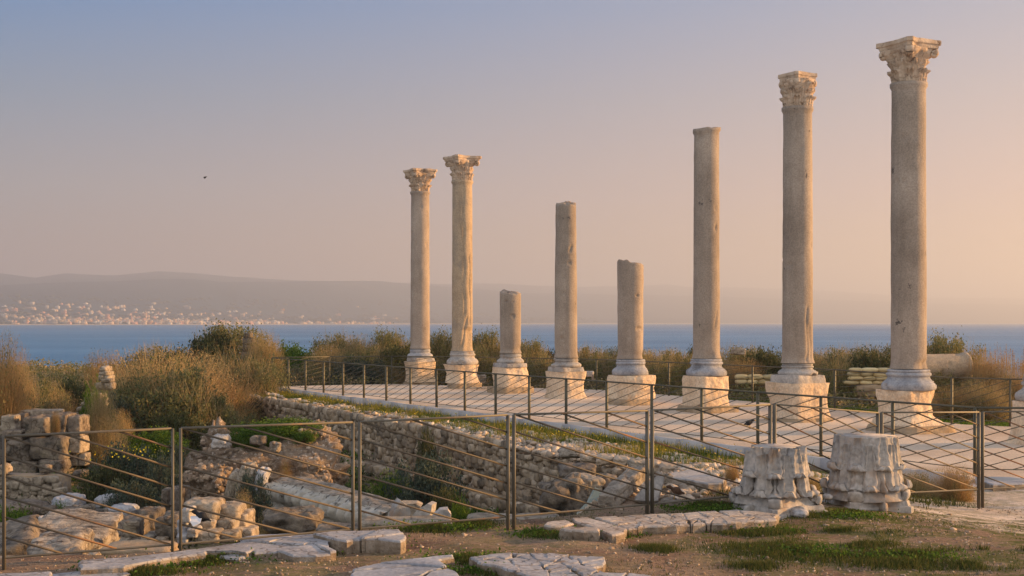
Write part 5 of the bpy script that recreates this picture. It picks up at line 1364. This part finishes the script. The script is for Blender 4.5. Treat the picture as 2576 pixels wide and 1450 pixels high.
def cover(name, n, region, mat, size, h, seed, label=None, dens=None, clump=26):
    r = np.random.default_rng(seed); n = int(n*1.6); X = r.uniform(region[0], region[1], n); Y = r.uniform(region[2], region[3], n); k = dens(X, Y, r); X, Y = X[k], Y[k]
    Z = gz(X, Y); c = np.stack([X, Y, Z], -1); m = len(c); hh = h*r.uniform(.4, 1.2, m)
    q = (c[:, None]+r.normal(size=(m, clump, 3))*np.array([.13, .13, .0])+np.stack([np.zeros((m, clump)), np.zeros((m, clump)), r.uniform(0, 1, (m, clump))*hh[:, None]], -1)).reshape(-1, 3)
    V, F = leavesV(q, size, r); setp(ob(name, V, F, M[mat]), label, kind='stuff')
inT = lambda X, Y: sdf(TERR, X, Y) > -.6
cover('ground_cover', 5200, (-20, 3, 12, 44), 'green', .035, .2, 3, dens=lambda X, Y, r: (sdf(PIT, X, Y) > .4) & (fbm(xyz(X, Y), .45, 2, 3) > -.05) & (Y > 14))
cover('ground_cover', 3600, (-22, 4, 14, 50), 'dark', .036, .22, 4, dens=lambda X, Y, r: (sdf(PIT, X, Y) > .6) & (fbm(xyz(X, Y), .5, 9, 3) > -.3) & (Y > 18.5))
cover('ground_cover', 4200, (-30, 22, 34, 60), 'olive', .05, .5, 5, dens=lambda X, Y, r: ~inT(X, Y) & (Y > 43.5-np.maximum(X, 0)*1.0) & (sdf(BANK, X, Y) < 4.8) & ((X > -9) | (Y > 45)))
cover('ground_cover', 2600, (-30, 22, 30, 60), 'dry', .045, .45, 6, dens=lambda X, Y, r: ~inT(X, Y) & (Y > 44-np.maximum(X, 0)*1.0) & ((X > -9) | (Y > 40)))
cover('ground_cover', 1300, (6, 18, 26, 42), 'green', .03, .10, 7, dens=lambda X, Y, r: ~(sdf(TERR, X, Y) > -.1) & (sdf(TERR, X, Y) > -3.2))

def blades(name, X, Y, h, w, mat, seed, lean=.5, Z=None):
    r = np.random.default_rng(seed); n = len(X); Z = gz(X, Y) if Z is None else Z; a = r.uniform(0, 6.28, n); hh = h*r.uniform(.4, 1.3, n)
    dx, dy = np.cos(a)*w, np.sin(a)*w; b = r.uniform(0, 6.28, n); lx, ly = np.cos(b)*hh*lean*r.random(n), np.sin(b)*hh*lean*r.random(n)
    z0 = Z-.01; V = np.stack([np.stack([X-dx, Y-dy, z0], -1), np.stack([X+dx, Y+dy, z0], -1), np.stack([X+lx, Y+ly, Z+hh], -1)], 1).reshape(-1, 3)
    return setp(ob(name, V, np.arange(n*3).reshape(-1, 3), M[mat]), kind='stuff')
r_ = np.random.default_rng(21)
# patches in the photo (px x, px y, half width, half height in px, count)
PT = [(690,1392,30,8,1100),(350,1440,80,8,1800),(480,1415,60,9,1800),(560,1408,22,6,900),(800,1395,30,9,1000),(890,1370,30,6,1300),(1090,1330,70,12,2600),(1200,1322,40,8,900),(1390,1345,50,14,2000),(1465,1345,40,6,900),(1560,1345,60,6,900),(1180,1410,20,12,900),(1240,1440,60,10,1200),
      (1650,1385,40,9,1500),(1800,1275,80,8,2800),(1900,1345,90,8,1600),(1990,1390,150,22,7500),(2130,1370,120,14,3600),(2300,1400,160,10,3500),(2060,1300,70,8,1800),(2150,1292,60,6,1500),(2250,1420,120,14,2400),(2480,1420,100,10,2600),(2500,1385,120,6,1400),(1900,1430,60,8,900),(640,1345,60,4,600),(500,1362,60,4,700),(1730,1300,70,4,500),(2100,1340,150,10,2200),(2330,1240,60,5,500)]
X = []; Y = []
for (cx, cy, a, b, n) in PT:
    z = .4
    for _ in range(3): g = G(cx, min(cy, 1445), z); z = gz1(g.x, g.y)
    wx = a*g.y/FPX; wy = abs(G(cx, cy-b, z).y-G(cx, cy+b, z).y)/2
    t = r_.uniform(0, 6.28, n); q = np.abs(r_.normal(0, .62, n)); xx = g.x+np.cos(t)*q*wx; yy = g.y+np.sin(t)*q*wy
    k = fbm(xyz(xx, yy), 3.0, 5, 3) > -.22; X.append(xx[k]); Y.append(yy[k])
X = np.concatenate(X); Y = np.concatenate(Y); blades('grass', X, Y, .045, .005, 'grass', 5, .9)
q_ = np.random.default_rng(99); k = q_.integers(0, len(X), len(X)); blades('grass', X[k]+q_.normal(0, .06, len(k)), Y[k]+q_.normal(0, .06, len(k)), .035, .005, 'grass', 55, 1.2)
X = r_.uniform(-5, 9, 60000); Y = r_.uniform(8.5, 16, 60000); k = (fbm(xyz(X, Y), 1.3, 14, 4)+.25*r_.random(60000) > .42-.10*(X > 1.5)) & (sdf(PIT, X, Y) < .1)
k &= ~((X > 3.8-(Y-13.2)*.3) & (Y > 11.5+(X-5)*.12)); blades('grass', X[k], Y[k], .022, .005, 'grass', 6, 1.4)
for (cx, cy, nn_) in [(1240,1440,60),(1400,1345,70),(345,1432,50),(565,1410,35),(690,1390,35),(880,1372,40),(1465,1352,50),(1900,1340,60),(2020,1392,90),(2120,1300,60),(1175,1408,40),(2310,1405,70),(1780,1282,70),(1100,1330,60)]:
    z_ = .4
    for _ in range(3): g = G(cx, min(cy, 1445), z_); z_ = gz1(g.x, g.y)
    q = r_.normal(size=(nn_*14, 3))*np.array([.22, .10, .0])+np.array([g.x, g.y, z_]); q[:, 2] += np.abs(r_.normal(0, .022, len(q)))
    V, F = leavesV(q, .013, r_, asp=.6); setp(ob('weeds', V, F, M['green']), kind='stuff')
# weeds on the strip between kerb and retaining wall, and fringe behind
q, s, o = strip_pts(26000, .42, 2.2, .0, 1.0, 8); k = fbm(xyz(q[:, 0], q[:, 1]), .9, 3, 3)+.5*r_.random(len(q))-.32*(o-1.1) > .12; q = q[k]; blades('weeds', q[:, 0], q[:, 1], .17, .008, 'weed', 7, .7, Z=np.full(len(q), -.15))
q, s, o = strip_pts(9000, .40, 1.9, .0, 1.0, 9); k = fbm(xyz(q[:, 0], q[:, 1]), .6, 33, 3) > .12; q = q[k]; blades('grass', q[:, 0], q[:, 1], .13, .008, 'green', 8, .8, Z=np.full(len(q), -.15))
q, s, o = strip_pts(3000, .12, .34, .0, 1.0, 10); k = fbm(xyz(q[:, 0], q[:, 1]), 1.0, 44, 3) > .1; q = q[k]; blades('grass', q[:, 0], q[:, 1], .06, .006, 'weed', 9, .9, Z=np.full(len(q), .0))
X = r_.uniform(-2, 16, 22000); Y = r_.uniform(26, 47, 22000); dd = sdf(TERR, X, Y); k = (dd < -.05) & (dd > -2.6) & (sdf(BANK, X, Y) > 0); blades('grass', X[k], Y[k], .13, .014, 'green', 10, .6)
X = r_.uniform(2.0, 5.5, 9000); Y = r_.uniform(13.3, 18.5, 9000); k = (sdf(TERR, X, Y) < -.3) & (fbm(xyz(X, Y), 1.1, 51, 3) > .0) & (sdf(PIT, X, Y) < 0); blades('grass', X[k], Y[k], .08, .006, 'grass', 11, .8)
r2 = np.random.default_rng(8)
def flowers(c, spread, n, size, label):
    q = np.array(c)+r2.normal(size=(n, 3))*np.array(spread); V, F = leavesV(q, size, r2, asp=.9); setp(ob('yellow_flowers', V, F, M['flower']), label, kind='stuff')
flowers(P(330, 1138, 23.2), (.35, .3, .07), 90, .018, None)
q, s, o = strip_pts(700, .5, 1.6, .05, .9, 12); c = np.column_stack([q, np.full(len(q), .02)+r2.normal(0, .04, len(q))]); V, F = leavesV(c, .014, r2, asp=.9); setp(ob('yellow_flowers', V, F, M['flower']), kind='stuff')

# ------------------------------------------------------------------ far town
def house_mesh(nm, w, d, h, mat, floors, cols, roof=0):
    mb = MB(); mi = []
    def add(V, F, m): mb.add(V, F); mi.extend([m]*len(F))
    add(boxV(w, d, h, (0, 0, h/2)), BOXF, 0)
    for s in (-1, 1):
        add(boxV(w+.2, .3, .9, (0, s*d/2, h+.45)), BOXF, 0); add(boxV(.3, d-.3, .9, (s*w/2, 0, h+.45)), BOXF, 0)
    if roof: add(boxV(w*.4, d*.4, 2.6, (w*.2, 0, h+1.31)), BOXF, 0)
    for f in range(floors):
        z = h*(f+.55)/floors
        for c in range(cols):
            x = w*((c+.5)/cols-.5)
            add(boxV(w/cols*.45, .16, h/floors*.42, (x, -d/2-.02, z)), BOXF, 1)
        for c in range(2): add(boxV(.16, d*.2, h/floors*.42, (w/2+.02, d*((c+.5)/2-.5), z)), BOXF, 1)
        if f: add(boxV(w*.9, .9, .25, (0, -d/2-.45, h*f/floors)), BOXF, 0)
    V, F = mb.get(); return mesh(nm, V, F, [mat, M['window']], midx=mi)
M['window'] = flat('window_dark', (.06, .06, .07), .3)
HC = {'cream': (.66, .50, .34), 'white': (.74, .68, .60), 'pink': (.66, .38, .27), 'grey': (.32, .32, .33), 'orange': (.64, .33, .15)}
HM = {}
for k, c in HC.items():
    M['h'+k] = flat(k+'_plaster', c, .9)
    HM[k] = [house_mesh('house', 13, 10, 7, M['h'+k], 2, 3), house_mesh('house', 16, 12, 10.5, M['h'+k], 3, 4, 1), house_mesh('house', 11, 11, 13, M['h'+k], 4, 3, 1)]
rt = random.Random(11)
GRP = 'houses of the town across the water'
def lz(x, t):
    r, z = land(np.array([float(x)]), np.array([float(t)])); X = (x-CX)/FPX*float(r[0]); Y = float(r[0])
    z = float(z[0])+float(sm(t/.2)*9*sm((1-t)/.1)*fbm(xyz(np.array([X]), np.array([Y])), .0012, 4, 4)[0]*.8)
    return X, Y, z
n = 0
while n < 292:
    if n < 240: x = rt.choice([rt.uniform(0, 700), rt.triangular(60, 640, 330)]); t = .016+abs(rt.gauss(0, 1))*.035*max(.25, 1-x/900)
    elif n < 266: x = rt.uniform(0, 240); t = rt.uniform(.06, .22)
    else: x = rt.uniform(250, 1000); t = rt.uniform(.10, .26)
    k = rt.choices(list(HC), [5, 3, 2, 1.5, .8])[0]; X, Y, z = lz(x, t)
    hk = rt.choices([0, 1, 2], [5, 4, 2])[0]; o = bpy.data.objects.new('house', HM[k][hk]); COL.objects.link(o)
    o.location = (X, Y, z-1); o.rotation_euler = (0, 0, rt.uniform(-.6, .6)); s = rt.uniform(.55, .9); o.scale = (s*rt.uniform(.8, 1.5), s, s)
    zones = [(28, 'above long beach building'), (70, 'left of greenish waterfront hall'), (105, 'around the greenish hall'), (150, 'behind the greenish waterfront hall'), (195, 'right of the greenish hall'), (240, 'between hall and tower block'), (268, 'left of tower block'), (295, 'right of tower block'), (331, 'left of the shorter minaret'), (348, 'right of the shorter minaret'), (367, 'left of the tallest minaret'), (385, 'right of the tallest minaret'), (418, 'left of square white block'), (450, 'right of square white block'), (490, 'between white block and town end'), (540, 'thinning right part of the town'), (600, 'near the right end of the town'), (655, 'below the long pale institution'), (720, 'past the right end of town'), (1100, 'far right, towards first column')]
    zn = next(b for a_, b in zones if x <= a_); tt = 'on the waterfront' if t < .022 else 'second row' if t < .034 else 'middle rows' if t < .05 else 'upper rows' if t < .085 else 'slope above town' if t < .15 else 'high hillside'
    sz = ('low', 'boxy', 'tall')[hk]; wd = 'wide ' if o.scale[0]/o.scale[2] > 1.25 else ''
    setp(o, f'{sz} {wd}{k} house {tt}, {zn}', 'house', GRP); n += 1
def special(x, t, V, F, mat, name, label, cat, midx=None, rz=0):
    X, Y, z = lz(x, t); o = ob(name, V, F, mat, loc=(X, Y, z-1), rz=rz, midx=midx); return setp(o, label, cat)
def minaret(x, t, H, label, mat):
    mb = MB(); 
    for (z0, z1, r0, r1) in ((0, H*.28, 2.6, 2.4), (H*.28, H*.62, 2.0, 1.8), (H*.62, H*.65, 3.0, 3.0), (H*.65, H*.86, 1.5, 1.4), (H*.86, H*.88, 2.2, 2.2), (H*.88, H*.97, 1.2, .3), (H*.97, H, .3, .1)):
        V, F = tubeV([(0, 0, z0), (0, 0, z1)], [r0, r1], 10, cap=False); mb.add(V, np.array(F))
        V = np.array([[math.cos(a)*r1, math.sin(a)*r1, z1] for a in np.linspace(0, 2*math.pi, 8, endpoint=False)]); mb.add(np.vstack([V, [0, 0, z1]]), np.array([[i, (i+1) % 8, 8, 8] for i in range(8)]))
    V, F = mb.get(); F = [tuple(dict.fromkeys(f)) for f in np.asarray(F).tolist()] if True else F
    special(x, t, V, F, mat, 'minaret', label, 'minaret')
minaret(367, .045, 36, 'tallest pale minaret rising from the middle of the far town', M['hcream'])
minaret(331, .03, 27, 'shorter minaret left of the tallest one in the far town', M['hpink'])
for (x, t, w, h, k, lab) in [(270,.045,18,34,'pink','pink striped tower block in the far town'), (418,.04,24,18,'white','square white block in the upper far town'), (378,.016,16,12,'orange','bright orange-yellow building on the far waterfront'), (131,.014,42,18,'grey','long greenish grey hall on the far waterfront'),
        (633,.045,46,15,'cream','long pale institution on the slope above the right end of the far town'), (663,.05,26,12,'pink','lower pink wing right of the long pale institution'), (655,.02,22,17,'cream','pale apartment block near the right end of the far shore town'),
        (610,.17,24,20,'cream','lone pale block on the hillside above the right end of the far town'), (75,.16,50,10,'cream','wide pale building on the slope at the far left'), (30,.016,60,6,'cream','long low pale building on the beach at the far left')]:
    w *= .62; h *= .62; me = house_mesh('building', w, 9, h, M['h'+k], max(2, int(h/4)), 6); X, Y, z = lz(x, t); o = bpy.data.objects.new('building', me); COL.objects.link(o); o.location = (X, Y, z-1); setp(o, lab, 'building')
r_ = np.random.default_rng(78); mb = MB(); mi = []
for i in range(520):
    x = r_.triangular(-20, 330, 720) if i % 3 else r_.uniform(-60, 1000); t = .014+abs(r_.normal(0, .03))*max(.3, 1-x/900) if i % 4 else r_.uniform(.04, .24)
    X, Y, z = lz(x, t); w, d, h = r_.uniform(6, 15), r_.uniform(6, 10), r_.uniform(4, 9); k = int(r_.choice(4, p=[.45, .25, .18, .12]))
    V = np.concatenate([boxV(w, d, h, (0, 0, h/2)), boxV(w*.35, d*.5, 2, (w*.2, 0, h+1.01))]); V = rot2(V, r_.uniform(-.6, .6))+np.array([X, Y, z-1]); mb.add(V, np.concatenate([BOXF, BOXF+8])); mi += [k]*12
V, F = mb.get(); setp(ob('far_houses', V, F, [M['hcream'], M['hwhite'], M['hpink'], M['hgrey']], midx=mi), kind='stuff')
r_ = np.random.default_rng(77); mb = MB()
tmpl = [rockV((1, 1, .8), i, .2, .3, 3, 1.5) for i in range(6)]
for i in range(1500):
    x = r_.uniform(-300, 1500) if i % 3 else r_.uniform(-100, 700); t = .016+abs(r_.normal(0, .05)) if i % 3 == 0 else r_.uniform(.02, .3); X, Y, z = lz(x, t); V, F = tmpl[i % 6]; s = r_.uniform(5, 13)
    mb.add(V*np.array([s*1.6, s, s*.8])+np.array([X, Y, z+s*.2]), F)
V, F = mb.get(); setp(ob('far_trees', V, F, flat('far_tree_green', (.045, .06, .035), .9)), kind='stuff')

# houses that would still read alike: say which one from the left
from collections import defaultdict
same = defaultdict(list)
for o in COL.objects:
    if o.get('group') == GRP: same[o['label']].append(o)
ORD = ['leftmost', 'second', 'third', 'fourth', 'fifth', 'sixth', 'seventh', 'eighth']
for lb, L_ in same.items():
    if len(L_) > 1:
        L_.sort(key=lambda o: o.location.x/o.location.y)
        for i, o in enumerate(L_): o['label'] = lb+', '+ORD[i]+(' from left' if i else '')
